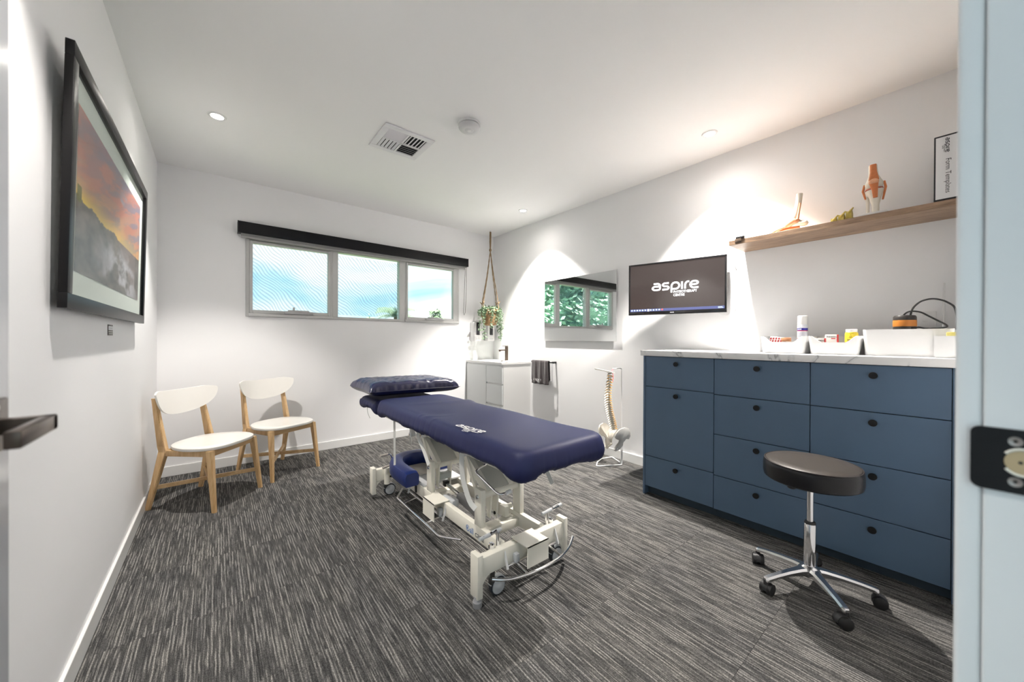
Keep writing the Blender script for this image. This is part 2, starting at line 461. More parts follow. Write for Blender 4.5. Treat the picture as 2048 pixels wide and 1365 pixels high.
if ys[-1] < YB - .05: ys.append(YB - .001)
for a, b in zip(xs, xs[1:]):
    for c, d in zip(ys, ys[1:]):
        if c < YF - .01:
            carpet_tile(a, b, YF + .001, d) if not (a < DX1 and b > DX0) else carpet_tile(a, b, YF + .001, d)
        else: carpet_tile(a, b, c, d)

struct('ceiling', MB().box(XL - T, XR + T, YF - T, YB + T, ZC, ZC + .15), CEIL)
struct('wall_left', MB().box(XL - T, XL, YF - T, YB + T, -.1, ZC), WALL)
struct('wall_right', MB().box(XR, XR + T, YF - T, YB + T, -.1, ZC), WALL)
wb = MB()
wb.box(XL, WX0, YB, YB + T, -.1, ZC); wb.box(WX1, XR, YB, YB + T, -.1, ZC)
wb.box(WX0, WX1, YB, YB + T, -.1, WZ0); wb.box(WX0, WX1, YB, YB + T, WZ1, ZC)
struct('wall_back', wb, WALL)
wf = MB()
wf.box(XL, DX0 - .035, YF - T, YF, -.1, ZC); wf.box(DX1 + .019, XR, YF - T, YF, -.1, ZC); wf.box(DX0 - .035, DX1 + .019, YF - T, YF, DZ + .03, ZC)
struct('wall_front', wf, WALL)

BH, BT = 0.087, 0.013
def skirting(name, x0, x1, y0, y1):
    struct(name, MB().box(x0, x1, y0, y1, 0.0, BH, r=.003, seg=2), TRIM)
skirting('baseboard_left', XL, XL + BT, YF, YB)
skirting('baseboard_back', XL + BT, 2.70, YB - BT, YB)
skirting('baseboard_right', XR - BT, XR, 1.585, 3.495)

# hallway behind the doorway (unseen; open ends and wall gap shaped to let daylight in)
hall = MB()
hall.box(-3.2, 4.2, YF - T - 1.62, YF - T - 1.5, -.1, 1.0); hall.box(-3.2, 4.2, YF - T - 1.62, YF - T - 1.5, 2.45, ZC)
struct('wall_hall', hall, WALL)
struct('floor_hall', MB().box(-3.2, 4.2, YF - T - 1.5, YF - T, -.12, -.002), mat('hall_carpet', (0.10, 0.10, 0.10), 0.95, bump=.5, bscale=400))
struct('ceiling_hall', MB().box(-3.2, 4.2, YF - T - 1.62, YF - T, ZC, ZC + .15), CEIL)

# door frame at the right: jamb, stop and architrave
tr = sgroup('trim_1', (DX1, YF, 0))
j = MB().box(DX1, DX1 + .019, YF - T - .005, YF, 0, DZ + .03, r=.0024, seg=3); build('jamb', j, JAMBP, tr)
j = MB().box(DX1 - .012, DX1, YF - .078, YF - .042, 0, DZ, r=.003); build('door_stop', j, JAMBP, tr)
j = MB().box(DX1 + .0036, DX1 + .07, YF, YF + .019, 0, DZ + .09, r=.004, seg=3); build('architrave', j, JAMBP, tr)
k = MB(); pz_ = [(YF - .062, 1.046), (YF - .062, 1.111)]
for i_ in range(7): t_ = PI / 2 - PI / 2 * i_ / 6; pz_.append((YF + .0010 + .0075 * math.cos(t_), 1.1035 + .0075 * math.sin(t_)))
for i_ in range(7): t_ = -PI / 2 * i_ / 6; pz_.append((YF + .0010 + .0075 * math.cos(t_), 1.0535 + .0075 * math.sin(t_)))
k.prism([(DX1 - .0025, y_, z_) for y_, z_ in pz_], (.0030, 0, 0))
sp = build('strike_plate', k, mat('matt_black', (.005, .005, .006), .45, spec=.3), tr); sp['label'] = 'black strike plate'
k = MB(); HYc = YF - .025
k.lathe([(.0120, -.0030), (.0120, -.0036), (.001, -.0036)], (DX1, HYc, 1.0785), 'X', 28)
build('latch_hole', k, mat('worn_brass', (.55, .42, .25), .4, .6), sp)
k = MB(); k.tube([(DX1 - .0036, HYc + .0134 * math.cos(a_), 1.0785 + .0134 * math.sin(a_)) for a_ in [math.radians(35 + 290 * i_ / 30 + 0) for i_ in range(31)]], .0013, 8)
build('latch_ring', k, mat('ring_ivory', (.80, .78, .70), .4), sp)
k = MB(); k.lathe([(.0016, -.0036), (.0016, -.0039), (.0004, -.0039)], (DX1, HYc + .002, 1.0785), 'X', 12); build('pin_hole', k, INK, sp)
for dz in (-.0205, .0205):
    k = MB(); k.lathe([(.0048, -.0026), (.0048, -.0034), (.0018, -.0030), (.0015, -.0027)], (DX1, YF - .020, 1.0785 + dz), 'X', 16, cap=False)
    build('screw_head', k, mat('screw_steel', (.35, .32, .30), .4, .8), sp)
trl = sgroup('trim_2', (DX0 - .035, YF, 0))
build('jamb', MB().box(DX0 - .054, DX0 - .037, YF - T - .005, YF, 0, DZ + .03, r=.003), JAMBP, trl)
build('architrave', MB().box(DX0 - .105, DX0 - .038, YF, YF + .012, BH + .01, DZ + .09, r=.004), JAMBP, trl)
trh = sgroup('trim_3', (.2, YF, DZ))
build('door_head', MB().box(DX0 - .037, DX1, YF - T - .005, YF, DZ + .008, DZ + .029, r=.003), JAMBP, trh)

# open door leaf with lever handle, standing in the room at the left
door = sgroup('door_1', (DX0 - .03, .0, 0))
d = MB().box(DX0 - .035, DX0, 0.002, .763, .012, DZ - .004, r=.002); build('door_leaf', d, DOORP, door)
h = sgroup('x'); bpy.data.objects.remove(h)
HZ, HY = 1.098, .690
ro = build('rose', MB().box(DX0, DX0 + .011, HY - .031, HY + .031, HZ - .031, HZ + .031, r=.002), BRONZE, door)
build('screw_head', MB().lathe([(.004, .0105), (.004, .012), (.001, .012)], (DX0, HY, HZ + .022), 'X', 12), CHROME, ro)
lv = MB()
lv.box(DX0 + .010, DX0 + .054, HY - .008, HY + .008, HZ - .009, HZ + .009, r=.002)
lv.box(DX0 + .042, DX0 + .054, HY - .100, HY + .008, HZ - .009, HZ + .009, r=.002)
hd = build('door_handle', lv, BRONZE, door); hd['label'] = 'dark metal lever handle'
hg = MB()
for z in (.25, 1.05, 1.85): hg.cyl((DX0 + .003, .0, z - .05), (DX0 + .003, .0, z + .05), .006, n=12)
build('hinge', hg, BLACK, door)

# ------------------------------------------------------------------ window
win = sgroup('window_1', (WX0, YB, WZ0))
fr = MB(); y0, y1 = YB - .012, YB + .07
fr.box(WX0 + .001, WX0 + .030, y0, y1, WZ0 + .001, WZ1 - .001, r=.002, seg=1); fr.box(WX1 - .030, WX1 - .001, y0, y1, WZ0 + .001, WZ1 - .001, r=.002, seg=1)
fr.box(WX0 + .030, WX1 - .030, y0, y1, WZ0 + .001, WZ0 + .030, r=.002, seg=1); fr.box(WX0 + .030, WX1 - .030, y0, y1, WZ1 - .045, WZ1 - .001, r=.002, seg=1)
fr.box(.982, 1.037, y0, y1, WZ0 + .030, WZ1 - .045, r=.002, seg=1); fr.box(1.733, 1.795, y0, y1, WZ0 + .030, WZ1 - .045, r=.002, seg=1)
build('window_frame', fr, FRAMEG, win)
def sash(x0, x1, z0, z1, winder=True):
    s = MB(); a, b = YB - .020, YB + .03; w = .025
    s.box(x0, x0 + w, a, b, z0, z1, r=.003, seg=1); s.box(x1 - w, x1, a, b, z0, z1, r=.003, seg=1)
    s.box(x0 + w, x1 - w, a, b, z0, z0 + .032, r=.003, seg=1); s.box(x0 + w, x1 - w, a, b, z1 - w, z1, r=.003, seg=1)
    so = build('sash', s, FRAMEG, win)
    build('pane', MB().box(x0 + w - .004, x1 - w + .004, YB + .014, YB + .018, z0 + .028, z1 - w + .004), MATS['glass'], so, smooth=False)
    return so
def winder(cx, so, z):
    s = MB(); s.box(cx - .13, cx + .13, YB - .05, YB - .015, z, z + .028, r=.006)
    s.box(cx - .10, cx + .09, YB - .056, YB - .02, z + .022, z + .040, r=.006)
    s.box(cx - .06, cx - .042, YB - .062, YB - .045, z + .03, z + .068, r=.004)
    s.box(cx + .02, cx + .10, YB - .066, YB - .052, z + .018, z + .026, r=.003, rot=Matrix.Rotation(.12, 3, 'Y'))
    w = build('winder', s, mat('winder_grey', (.50, .50, .50), .4), so)
s1 = sash(.245, .960, 1.448, 2.150); winder(.66, s1, 1.452)
s3 = sash(1.815, 2.500, 1.446, 2.150); winder(2.20, s3, 1.446)
rl = MB(); rl.box(.235, .980, YB - .03, YB + .0, 1.417, 1.447, r=.004); build('sash_rail', rl, FRAMEG, win)
rl = MB(); rl.box(1.80, 2.555, YB - .03, YB + .0, 1.417, 1.447, r=.004); build('sash_rail', rl, FRAMEG, win)
build('pane', MB().box(1.035, 1.735, YB + .014, YB + .018, 1.443, 2.156), MATS['glass'], win, smooth=False)
for i, (a, b) in enumerate(((.268, .938), (1.037, 1.733), (1.838, 2.478))):
    if i < 2:
        build('insect_screen', MB().box(a, b, YB + .034, YB + .0345, 1.47, 2.13), MATS['screen'], win, smooth=False)
bd = MB()
bd.box(.960, .982, YB - .012, YB + .04, WZ0 + .03, WZ1 - .045, r=.002, seg=1); bd.box(1.795, 1.815, YB - .012, YB + .04, WZ0 + .03, WZ1 - .045, r=.002, seg=1)
bd.box(2.500, 2.542, YB - .012, YB + .04, WZ0 + .03, WZ1 - .045, r=.002, seg=1)
build('glazing_bead', bd, FRAMEG, win)

# roller blind
bl = thing('roller_blind', 'black roller blind cassette fully wound up above the three light window', 'blind', (.14, YB, 2.25))
b = MB().box(.155, 2.665, YB - .092, YB, 2.197, 2.302, r=.003); build('cassette', b, mat('black_satin', (.004, .004, .006), .40, spec=.25), bl)
for xe in (.150, 2.664): build('end_cap', MB().box(xe, xe + .006, YB - .094, YB, 2.195, 2.304, r=.002), BLACKP, bl)
b = MB().box(.175, 2.640, YB - .060, YB - .056, 2.165, 2.20); build('blind_fabric', b, mat('grey_mesh_fabric', (.28, .28, .28), .8, bump=.4, bscale=600), bl)
b = MB().box(.175, 2.640, YB - .068, YB - .050, 2.155, 2.170, r=.003); build('bottom_bar', b, mat('bar_grey', (.35, .34, .34), .5), bl)
b = MB()
cz = [(2.650, YB - .04, 2.20), (2.643, YB - .04, 2.0), (2.630, YB - .04, 1.66), (2.622, YB - .04, 1.57), (2.634, YB - .04, 1.537), (2.650, YB - .04, 1.57), (2.662, YB - .04, 1.72), (2.668, YB - .04, 2.0), (2.668, YB - .04, 2.20)]
b.tube(cz, .0028, 6); build('chain', b, mat('chain_grey', (.16, .16, .15), .5), bl)

# ------------------------------------------------------------------ ceiling fittings
def downlight(x, y, label, k=1.0):
    t = thing('downlight', label, 'downlight', (x, y, ZC), 'recessed ceiling downlights')
    build('trim_ring', MB().lathe([(.036, -.001), (.036, -.006), (.048, -.006), (.052, -.001), (.052, .0)], (x, y, ZC), 'Z', 32, cap=False), WHITE, t)
    build('lens', MB().lathe([(.036, -.0015), (.030, -.0035), (.001, -.0035)], (x, y, ZC), 'Z', 24), LAMPM, t)
    for nm, pw, ang, bln, rad in (('beam', SPOT_W, 92, .45, .022), ('spill', SPILL_W, 168, .9, .05)):
        l = bpy.data.lights.new(nm, 'SPOT'); l.energy = pw * k; l.spot_size = math.radians(ang); l.spot_blend = bln
        l.shadow_soft_size = rad; l.color = LAMP_COL
        o = bpy.data.objects.new(nm, l); COL.objects.link(o); o.parent = t; o.location = (0, 0, -.012)
downlight(0.0, 3.175, 'round white downlight above the two wooden chairs', .48)
downlight(0.0, 1.155, 'unseen round white downlight added overhead near the open door as dim fill', .36)  # added lamp, never in view, to fill the left wall and near floor
downlight(2.780, 1.155, 'round white downlight nearest the oak wall shelf', 1.2)
downlight(2.763, 3.210, 'round white downlight in the far corner near the hanging plant', 1.15)

vt = thing('ceiling_vent', 'square white four way air vent with slatted quadrants in the ceiling', 'vent', (1.098, 2.70, ZC))
vx0, vx1, vy0, vy1 = .908, 1.284, 2.514, 2.886
v = MB(); w = .045
v.box(vx0, vx1, vy0, vy0 + w, ZC - .010, ZC - .0005, r=.003); v.box(vx0, vx1, vy1 - w, vy1, ZC - .010, ZC - .0005, r=.003)
v.box(vx0, vx0 + w, vy0 + w, vy1 - w, ZC - .010, ZC - .0005, r=.003); v.box(vx1 - w, vx1, vy0 + w, vy1 - w, ZC - .010, ZC - .0005, r=.003)
cx, cy = (vx0 + vx1) / 2, (vy0 + vy1) / 2
v.box(cx - .007, cx + .007, vy0 + w, vy1 - w, ZC - .010, ZC - .0005); v.box(vx0 + w, vx1 - w, cy - .007, cy + .007, ZC - .010, ZC - .0005)
VENTW = mat('vent_white', (.78, .77, .80), .4)
build('vent_frame', v, VENTW, vt)
build('vent_shade_sheet', MB().box(vx0 + w, vx1 - w, vy0 + w, vy1 - w, ZC - .0020, ZC - .0003), VOID, vt)  # thin black sheet stands in for the shade behind the slats
ix0, ix1, iy0, iy1 = vx0 + w, vx1 - w, vy0 + w, vy1 - w
for qx in (0, 1):
    for qy in (0, 1):
        ax, bx = (ix0, cx - .007) if qx == 0 else (cx + .007, ix1)
        ay, by = (iy0, cy - .007) if qy == 0 else (cy + .007, iy1)
        for i in range(5):
            s = MB()
            if (qx + qy) % 2 == 0:
                yy = ay + (i + .5) * (by - ay) / 5
                s.box(ax, bx, yy - .009, yy + .009, ZC - .0075, ZC - .006, rot=Matrix.Rotation(.5 if qy else -.5, 3, 'X'))
            else:
                xx = ax + (i + .5) * (bx - ax) / 5
                s.box(xx - .009, xx + .009, ay, by, ZC - .0075, ZC - .006, rot=Matrix.Rotation(-.5 if qx else .5, 3, 'Y'))
            build('slat', s, VENTW, vt)
sd = thing('smoke_alarm', 'round white smoke alarm on the ceiling beside the vent', 'alarm', (1.366, 2.165, ZC))
build('base', MB().lathe([(.076, 0), (.078, -.004), (.078, -.014), (.070, -.016)], (1.366, 2.165, ZC), 'Z', 40), WHITE, sd)
build('body', MB().lathe([(.070, -.017), (.074, -.020), (.074, -.034), (.064, -.044), (.035, -.048), (.032, -.0475), (.030, -.049), (.001, -.050)], (1.366, 2.165, ZC), 'Z', 40), mat('alarm_grey', (.64, .64, .65), .4), sd)
build('sound_slot', MB().lathe([(.0705, -.0158), (.0715, -.0182)], (1.366, 2.165, ZC), 'Z', 40, cap=False), INK, sd)
build('test_button', MB().lathe([(.013, -.0495), (.013, -.052), (.001, -.053)], (1.366, 2.165, ZC), 'Z', 24), WHITE, sd)

# ------------------------------------------------------------------ picture on the left wall
pic = thing('framed_picture', 'large black framed photo print of a fiery sunset over a rocky coast on left wall', 'picture', (XL, 2.5, 1.7))
pa, pb, pz0, pz1 = 1.722, 3.240, 1.292, 2.118
lean = lambda z: (z - pz0) / (pz1 - pz0) * .016
def pbox(mb, y0, y1, z0, z1, x0, x1, r=.0):
    mb.box(x0, x1, y0, y1, z0, z1, r=r)
PR = Matrix.Rotation(math.atan2(.016, pz1 - pz0), 3, 'Y')
def pbuild(name, mb, m, par=pic):
    for v_ in mb.bm.verts: v_.co.x += lean(v_.co.z)
    return build(name, mb, m, par)
fr = MB(); fw_, fx0, fx1 = .048, XL + .021, XL + .042
pbox(fr, pa, pb, pz0, pz0 + fw_, fx0, fx1, .002); pbox(fr, pa, pb, pz1 - fw_, pz1, fx0, fx1, .002)
pbox(fr, pa, pa + fw_, pz0 + fw_, pz1 - fw_, fx0, fx1, .002); pbox(fr, pb - fw_, pb, pz0 + fw_, pz1 - fw_, fx0, fx1, .002)
pbuild('frame', fr, mat('black_frame_gloss', (.004, .0035, .004), .34, spec=.28))
mt = MB(); pbox(mt, pa + fw_, pb - fw_, pz0 + fw_, pz1 - fw_, XL + .022, XL + .025); pbuild('mat_board', mt, mat('mat_board', (.72, .72, .68), .8))
bk = MB(); pbox(bk, pa + .14, pb - .14, pz0 + .14, pz1 - .14, XL + .001, XL + .0205); pbuild('backing_board', bk, mat('backing_brown', (.12, .09, .07), .8))
# printed seascape as colour per vertex on a flat grid
def vnoise(x, y, seed):
    rs = np.random.RandomState(seed); g = rs.rand(64, 64)
    xi, yi = np.floor(x).astype(int), np.floor(y).astype(int); fx, fy = x - xi, y - yi
    fx, fy = fx * fx * (3 - 2 * fx), fy * fy * (3 - 2 * fy)
    a = g[yi % 64, xi % 64]; b_ = g[yi % 64, (xi + 1) % 64]; c = g[(yi + 1) % 64, xi % 64]; d_ = g[(yi + 1) % 64, (xi + 1) % 64]
    return (a * (1 - fx) + b_ * fx) * (1 - fy) + (c * (1 - fx) + d_ * fx) * fy
def fbm(x, y, seed, o=5):
    r = 0; a = .5; t = 0
    for i in range(o): r = r + a * vnoise(x * 2 ** i, y * 2 ** i, seed + i); t += a; a *= .55
    return r / t
def seascape(par):
    NU, NV = 190, 110
    ya, yb, za, zb = pa + fw_ + .085, pb - fw_ - .085, pz0 + fw_ + .085, pz1 - fw_ - .085
    u = np.linspace(0, 1, NU); v = np.linspace(0, 1, NV); U, V = np.meshgrid(u, v)
    col = np.zeros((NV, NU, 3)); H = .43
    def mixc(a, b, t): return a * (1 - t[..., None]) + b * t[..., None]
    ang = V - .30 * U
    st = fbm(U * 3 + ang * 2, (V - .5 * U) * 9, 3); st2 = fbm(U * 6, (V - .45 * U) * 18, 21)
    sv = np.clip((V - H) / (1 - H), 0, 1)
    base = mixc(np.array([.80, .36, .16]) * np.ones_like(col), np.array([.33, .17, .20]) * np.ones_like(col), np.clip(sv * 1.1, 0, 1))
    base = mixc(base, np.array([.62, .20, .13]) * np.ones_like(col), np.clip((st - .47) * 8, 0, 1) * .9)
    base = mixc(base, np.array([.16, .18, .28]) * np.ones_like(col), np.clip((st2 - .50) * 8, 0, 1) * np.clip(.25 + .6 * U, 0, 1))
    base = mixc(base, np.array([.30, .42, .55]) * np.ones_like(col), np.clip((fbm(U * 5, V * 7, 50) - .6) * 6, 0, 1) * (U > .55) * .7)
    glow = np.exp(-((sv) / .16) ** 2) * np.clip(1.1 - U * .9, 0, 1)
    base = mixc(base, np.array([1.0, .66, .08]) * np.ones_like(col), np.clip(glow, 0, 1))
    sea = mixc(np.array([.30, .19, .16]) * np.ones_like(col), np.array([.15, .12, .14]) * np.ones_like(col), fbm(U * 8, V * 40, 9))
    rock = mixc(np.array([.075, .055, .055]) * np.ones_like(col), np.array([.30, .22, .20]) * np.ones_like(col), np.clip(fbm(U * 14, V * 16, 31) * 1.5 - .35, 0, 1))
    foam = mixc(np.array([.42, .34, .38]) * np.ones_like(col), np.array([.80, .74, .80]) * np.ones_like(col), fbm(U * 10 + V * 6, V * 7, 61))
    edge = .46 - .05 * U - .9 * np.clip(U - .50, 0, 1) + .06 * (fbm(U * 12, V * 0 + 2, 77) - .5)
    col[:] = np.where((V > H)[..., None], base, sea)
    fo = np.clip((fbm(U * 6, V * 6, 91) - .46) * 6, 0, 1) * np.clip(1.5 - np.abs(U - .62) * 3.2, 0, 1) * np.clip((.40 - V) * 6, 0, 1)
    isr = (V < edge) & (V < .46)
    col = np.where(isr[..., None], rock, col)
    r2m = (U > .90) & (V < .40 + .05 * fbm(U * 20, V * 0, 5)) & (V > .10)
    col = np.where(r2m[..., None], rock * .8, col)
    col = mixc(col, foam, np.clip(fo, 0, 1))
    lh = (np.abs(U - .028) < .022) & (V > .43) & (V < .53)
    col = np.where(lh[..., None], np.array([.16, .14, .02]) * np.ones_like(col), col)
    me = bpy.data.meshes.new('print')
    verts = [(0, ya + (yb - ya) * U[i, j_], za + (zb - za) * V[i, j_]) for i in range(NV) for j_ in range(NU)]
    off = wpos(par)
    verts = [(XL + .0262 + lean(z) - off.x, y - off.y, z - off.z) for x, y, z in verts]
    faces = [(i * NU + j_, i * NU + j_ + 1, (i + 1) * NU + j_ + 1, (i + 1) * NU + j_) for i in range(NV - 1) for j_ in range(NU - 1)]
    me.from_pydata(verts, [], faces)
    ca = me.color_attributes.new('ink', 'FLOAT_COLOR', 'POINT')
    ca.data.foreach_set('color', np.concatenate([col.reshape(-1, 3), np.ones((NU * NV, 1))], 1).astype(np.float32).ravel())
    m = bpy.data.materials.new('photo_print'); m.use_nodes = True; nt = m.node_tree
    a = nt.nodes.new('ShaderNodeVertexColor'); a.layer_name = 'ink'
    nt.links.new(a.outputs[0], nt.nodes['Principled BSDF'].inputs['Base Color']); nt.nodes['Principled BSDF'].inputs['Roughness'].default_value = .3
    me.materials.append(m)
    o = bpy.data.objects.new('print', me); COL.objects.link(o); o.parent = par
seascape(pic)
g = MB(); pbox(g, pa + fw_ - .003, pb - fw_ + .003, pz0 + fw_ - .003, pz1 - fw_ + .003, XL + .034, XL + .036); pbuild('glazing', g, MATS['picture_glass'])

wl = thing('wall_plaque', 'tiny grey name plaque on left wall under the framed picture', 'plaque', (XL, 2.56, 1.238))
build('plate', MB().box(XL, XL + .003, 2.515, 2.610, 1.213, 1.264, r=.0006), mat('plaque_brown', (.075, .060, .055), .5), wl)
k = MB(); k.box(XL + .003, XL + .0034, 2.518, 2.607, 1.238, 1.257); build('name_panel', k, PAPER, wl)
k = MB(); k.box(XL + .003, XL + .0034, 2.518, 2.607, 1.2285, 1.2325).box(XL + .003, XL + .0034, 2.527, 2.600, 1.2195, 1.2230); build('pale_line', k, mat('plaque_line', (.55, .57, .50), .6), wl)
k = MB(); k.box(XL + .0034, XL + .0037, 2.530, 2.590, 1.2465, 1.2485); build('print_line', k, GREYP, wl)

# ------------------------------------------------------------------ wooden chairs
def make_chair(label, loc, rz):
    t = thing('dining_chair', label, 'chair', loc, 'white and oak chairs by the back wall', rz, local=True)
    # seat: D shape, wide at the front
    out = []
    for i in range(48):
        a = 2 * PI * i / 48; c, s_ = math.cos(a), math.sin(a)
        x = .238 * math.copysign(abs(c) ** .62, c); y = -.04 + .215 * math.copysign(abs(s_) ** .75, s_)
        x *= 1.0 - .20 * max(0, (y + .04) / .215); out.append((x, y))
    s = MB(); rs = []
    for k_, z in ((.90, .418), (.985, .421), (1.0, .430), (.99, .440), (.955, .4455), (.7, .443), (.35, .440), (.02, .4385)):
        rs.append([Vector((x * k_, -.04 + (y + .04) * k_, z)) for x, y in out])
    s.rings(rs); build('seat', s, LACQ, t)
    # backrest: curved shell, boomerang outline
    s = MB(); grid = []
    nu, nv = 29, 9
    for side in (0, 1):
        g = []
        for i in range(nu):
            uu = -1 + 2 * i / (nu - 1); x = .245 * math.sin(uu * PI / 2 * .97)
            q = abs(x) / .245
            top = .815 + .020 * q ** 2; cen = .745 + .060 * q ** 2.0; h = math.sqrt(max(0, 1 - q ** 4.5))
            zt = cen + (top - cen) * min(1, h * 1.15); zb = cen - .105 * h
            row = []
            for j_ in range(nv):
                vv = j_ / (nv - 1); z = zb + (zt - zb) * vv
                y = .215 + (z - .66) * .22 - .10 * q ** 2 + (.010 if side else -.006)
                row.append(Vector((x, y, z)))
            g.append(row)
        grid.append(g)
    bm = s.bm
    V = [[[bm.verts.new(p) for p in row] for row in g] for g in grid]
    for sd_ in (0, 1):
        for i in range(nu - 1):
            for j_ in range(nv - 1): bm.faces.new((V[sd_][i][j_], V[sd_][i + 1][j_], V[sd_][i + 1][j_ + 1], V[sd_][i][j_ + 1]))
    for i in range(nu - 1):
        for j_ in (0, nv - 1): bm.faces.new((V[0][i][j_], V[0][i + 1][j_], V[1][i + 1][j_], V[1][i][j_]))
    for i in (0, nu - 1):
        for j_ in range(nv - 1): bm.faces.new((V[0][i][j_], V[0][i][j_ + 1], V[1][i][j_ + 1], V[1][i][j_]))
    build('backrest', s, LACQ, t, angle=50)
    def leg(pts, wx, wy):
        s = MB(); rs = []
        for p, kx, ky in pts:
            p = Vector(p); rs.append([p + Vector((a * wx * kx, b_ * wy * ky, 0)) for a, b_ in ((-1, -1), (1, -1), (1, 1), (-1, 1))])
        s.rings(rs); es = [e for e in s.bm.edges if e.calc_length() > .05]
        bmesh.ops.bevel(s.bm, geom=es, offset=.004, segments=2, affect='EDGES'); return build('leg', s, OAK, t, angle=30)
    for sx in (-1, 1):
        leg([((sx * .215, -.245, .001), .75, .75), ((sx * .195, -.195, .418), 1.15, 1.15)], .015, .019)
        leg([((sx * .205, .247, .001), .8, .75), ((sx * .188, .150, .405), 1.1, 1.25), ((sx * .186, .160, .445), 1.1, 1.25), ((sx * .178, .228, .775), .85, .75)], .013, .022)
    # apron and crossed stretcher
    s = MB(); s.box(-.185, .185, -.205, -.187, .375, .418, r=.003); build('front_rail', s, OAKX, t)
    for sx in (-1, 1):
        s = MB(); s.box(sx * .190 - .008, sx * .190 + .008, -.19, .14, .375, .418, r=.003); build('side_rail', s, OAK, t)
    s = MB(); s.box(-.18, .18, .130, .148, .375, .416, r=.003); build('rear_rail', s, OAKX, t)
    a, b_ = Vector((-.207, -.228, .155)), Vector((.200, .212, .155))
    for m_ in (1, -1):
        p, q = Vector((a.x * m_, a.y, a.z)), Vector((b_.x * m_, b_.y, b_.z))
        d_ = (q - p).normalized(); n_ = Vector((-d_.y, d_.x, 0)) * .0075; zz = Vector((0, 0, .014 if m_ > 0 else .0135))
        s = MB(); s.rings([[c - n_ - zz, c + n_ - zz, c + n_ + zz, c - n_ + zz] for c in (p, q)]); build('stretcher', s, OAKX, t)
    return t
ch = make_chair('white and oak dining chair in the back left corner, nearer the left wall', (-.051, 3.553, 0), math.radians(48.3))
dup(ch, (.440, 3.925, 0), math.radians(27.4), 'white and oak dining chair under the window, second from left wall')

# ------------------------------------------------------------------ treatment couch
CX0, CX1 = .922, 1.492
couch = thing('treatment_couch', 'cream steel height adjustable treatment couch on castors in mid room', 'treatment couch', (1.2, 2.08, 0))
PX = ((.900, .930), (1.457, 1.487)); PY = ((1.343, 1.405), (2.750, 2.812))
for xa, xb in PX:
    for yi, (ya, yb) in enumerate(PY):
        build('corner_post', MB().box(xa, xb, ya, yb, .036, .232, r=.004), CREAM, couch)
# adjustable feet
for xa, xb in PX:
    for ya, yb in PY:
        cx, cy = (xa + xb) / 2, (ya + yb) / 2; low = (xa < 1 and ya < 2)
        f_ = MB()
        if low: f_.lathe([(.021, 0.0), (.022, .004), (.022, .024), (.017, .030), (.014, .046)], (cx - .003, cy - .012, 0), 'Z', 24)
        else: f_.lathe([(.011, .026), (.012, .030), (.012, .040)], (cx, cy, 0), 'Z', 20)
        build('levelling_foot', f_, GREYP, couch)
for ya, yb in ((1.349, 1.392), (2.763, 2.806)):
    build('end_beam', MB().box(.930, 1.457, ya, yb, .128, .214, r=.004), CREAM, couch)
    for sx, x in ((1, .930), (-1, 1.457)):
        pts = [(x, ya + .008, .128)]
        pts += [(x, ya + .008, .055)]
        for i in range(9):
            a = PI / 2 * i / 8
            pts.append((x + sx * (.075 - .075 * math.cos(a)) , ya + .008, .055 + .073 * math.sin(a)))
        build('gusset', MB().prism(pts, (0, yb - ya - .016, 0)), CREAM, couch)
RX = ((1.060, 1.090), (1.323, 1.353))
for xa, xb in RX:
    rl = MB().box(xa, xb, 1.390, 2.766, .146, .222, r=.004); sr = build('side_rail', rl, CREAM, couch)
    if xa < 1.2:
        mk = MB(); F = frame((xa - .0006, 1.694, .168), (0, -1, 0), (0, 0, 1))
        for i in range(24):
            a0, a1 = 2 * PI * i / 24 + .5, 2 * PI * (i + 1) / 24 + .5
            if i in (22, 23): continue
            mk.quad(*[F @ Vector((.014 + math.cos(a) * r, .009 + math.sin(a) * r, 0)) for a, r in ((a0, .0165), (a1, .0165), (a1, .0130), (a0, .0130))])
        for px in (.008, .015): mk.box(xa - .0009, xa - .0004, 1.694 - px - .002, 1.694 - px + .002, .168 + .002, .168 + .016)
        text_into(mk, 'all', .046, F @ Matrix.Translation((.034, -.006, 0)), sx=.95)
        build('maker_mark_blue', mk, INKB, sr)
        mk = MB(); text_into(mk, 'care', .046, F @ Matrix.Translation((.085, -.006, 0)), sx=1.05)
        build('maker_mark_dark', mk, mat('ink_slate', (.03, .05, .08), .5), sr)
UY = ((1.553, 1.617), (2.115, 2.180))
for xa, xb in RX:
    for ya, yb in UY:
        z1 = .417
        u_ = build('upright', MB().box(xa + .0005, xb - .0005, ya, yb, .2222, z1, r=.003), CREAM, couch)
        build('bolt', MB().lathe([(.0125, 0), (.0125, -.003), (.010, -.007), (.003, -.0085)], (xa, (ya + yb) / 2, .377), 'X', 16), CHROME, u_)
for ya, yb in UY:
    build('cross_tube', MB().cyl((1.088, (ya + yb) / 2, .377), (1.325, (ya + yb) / 2, .377), .0165, n=24), CREAM, couch)
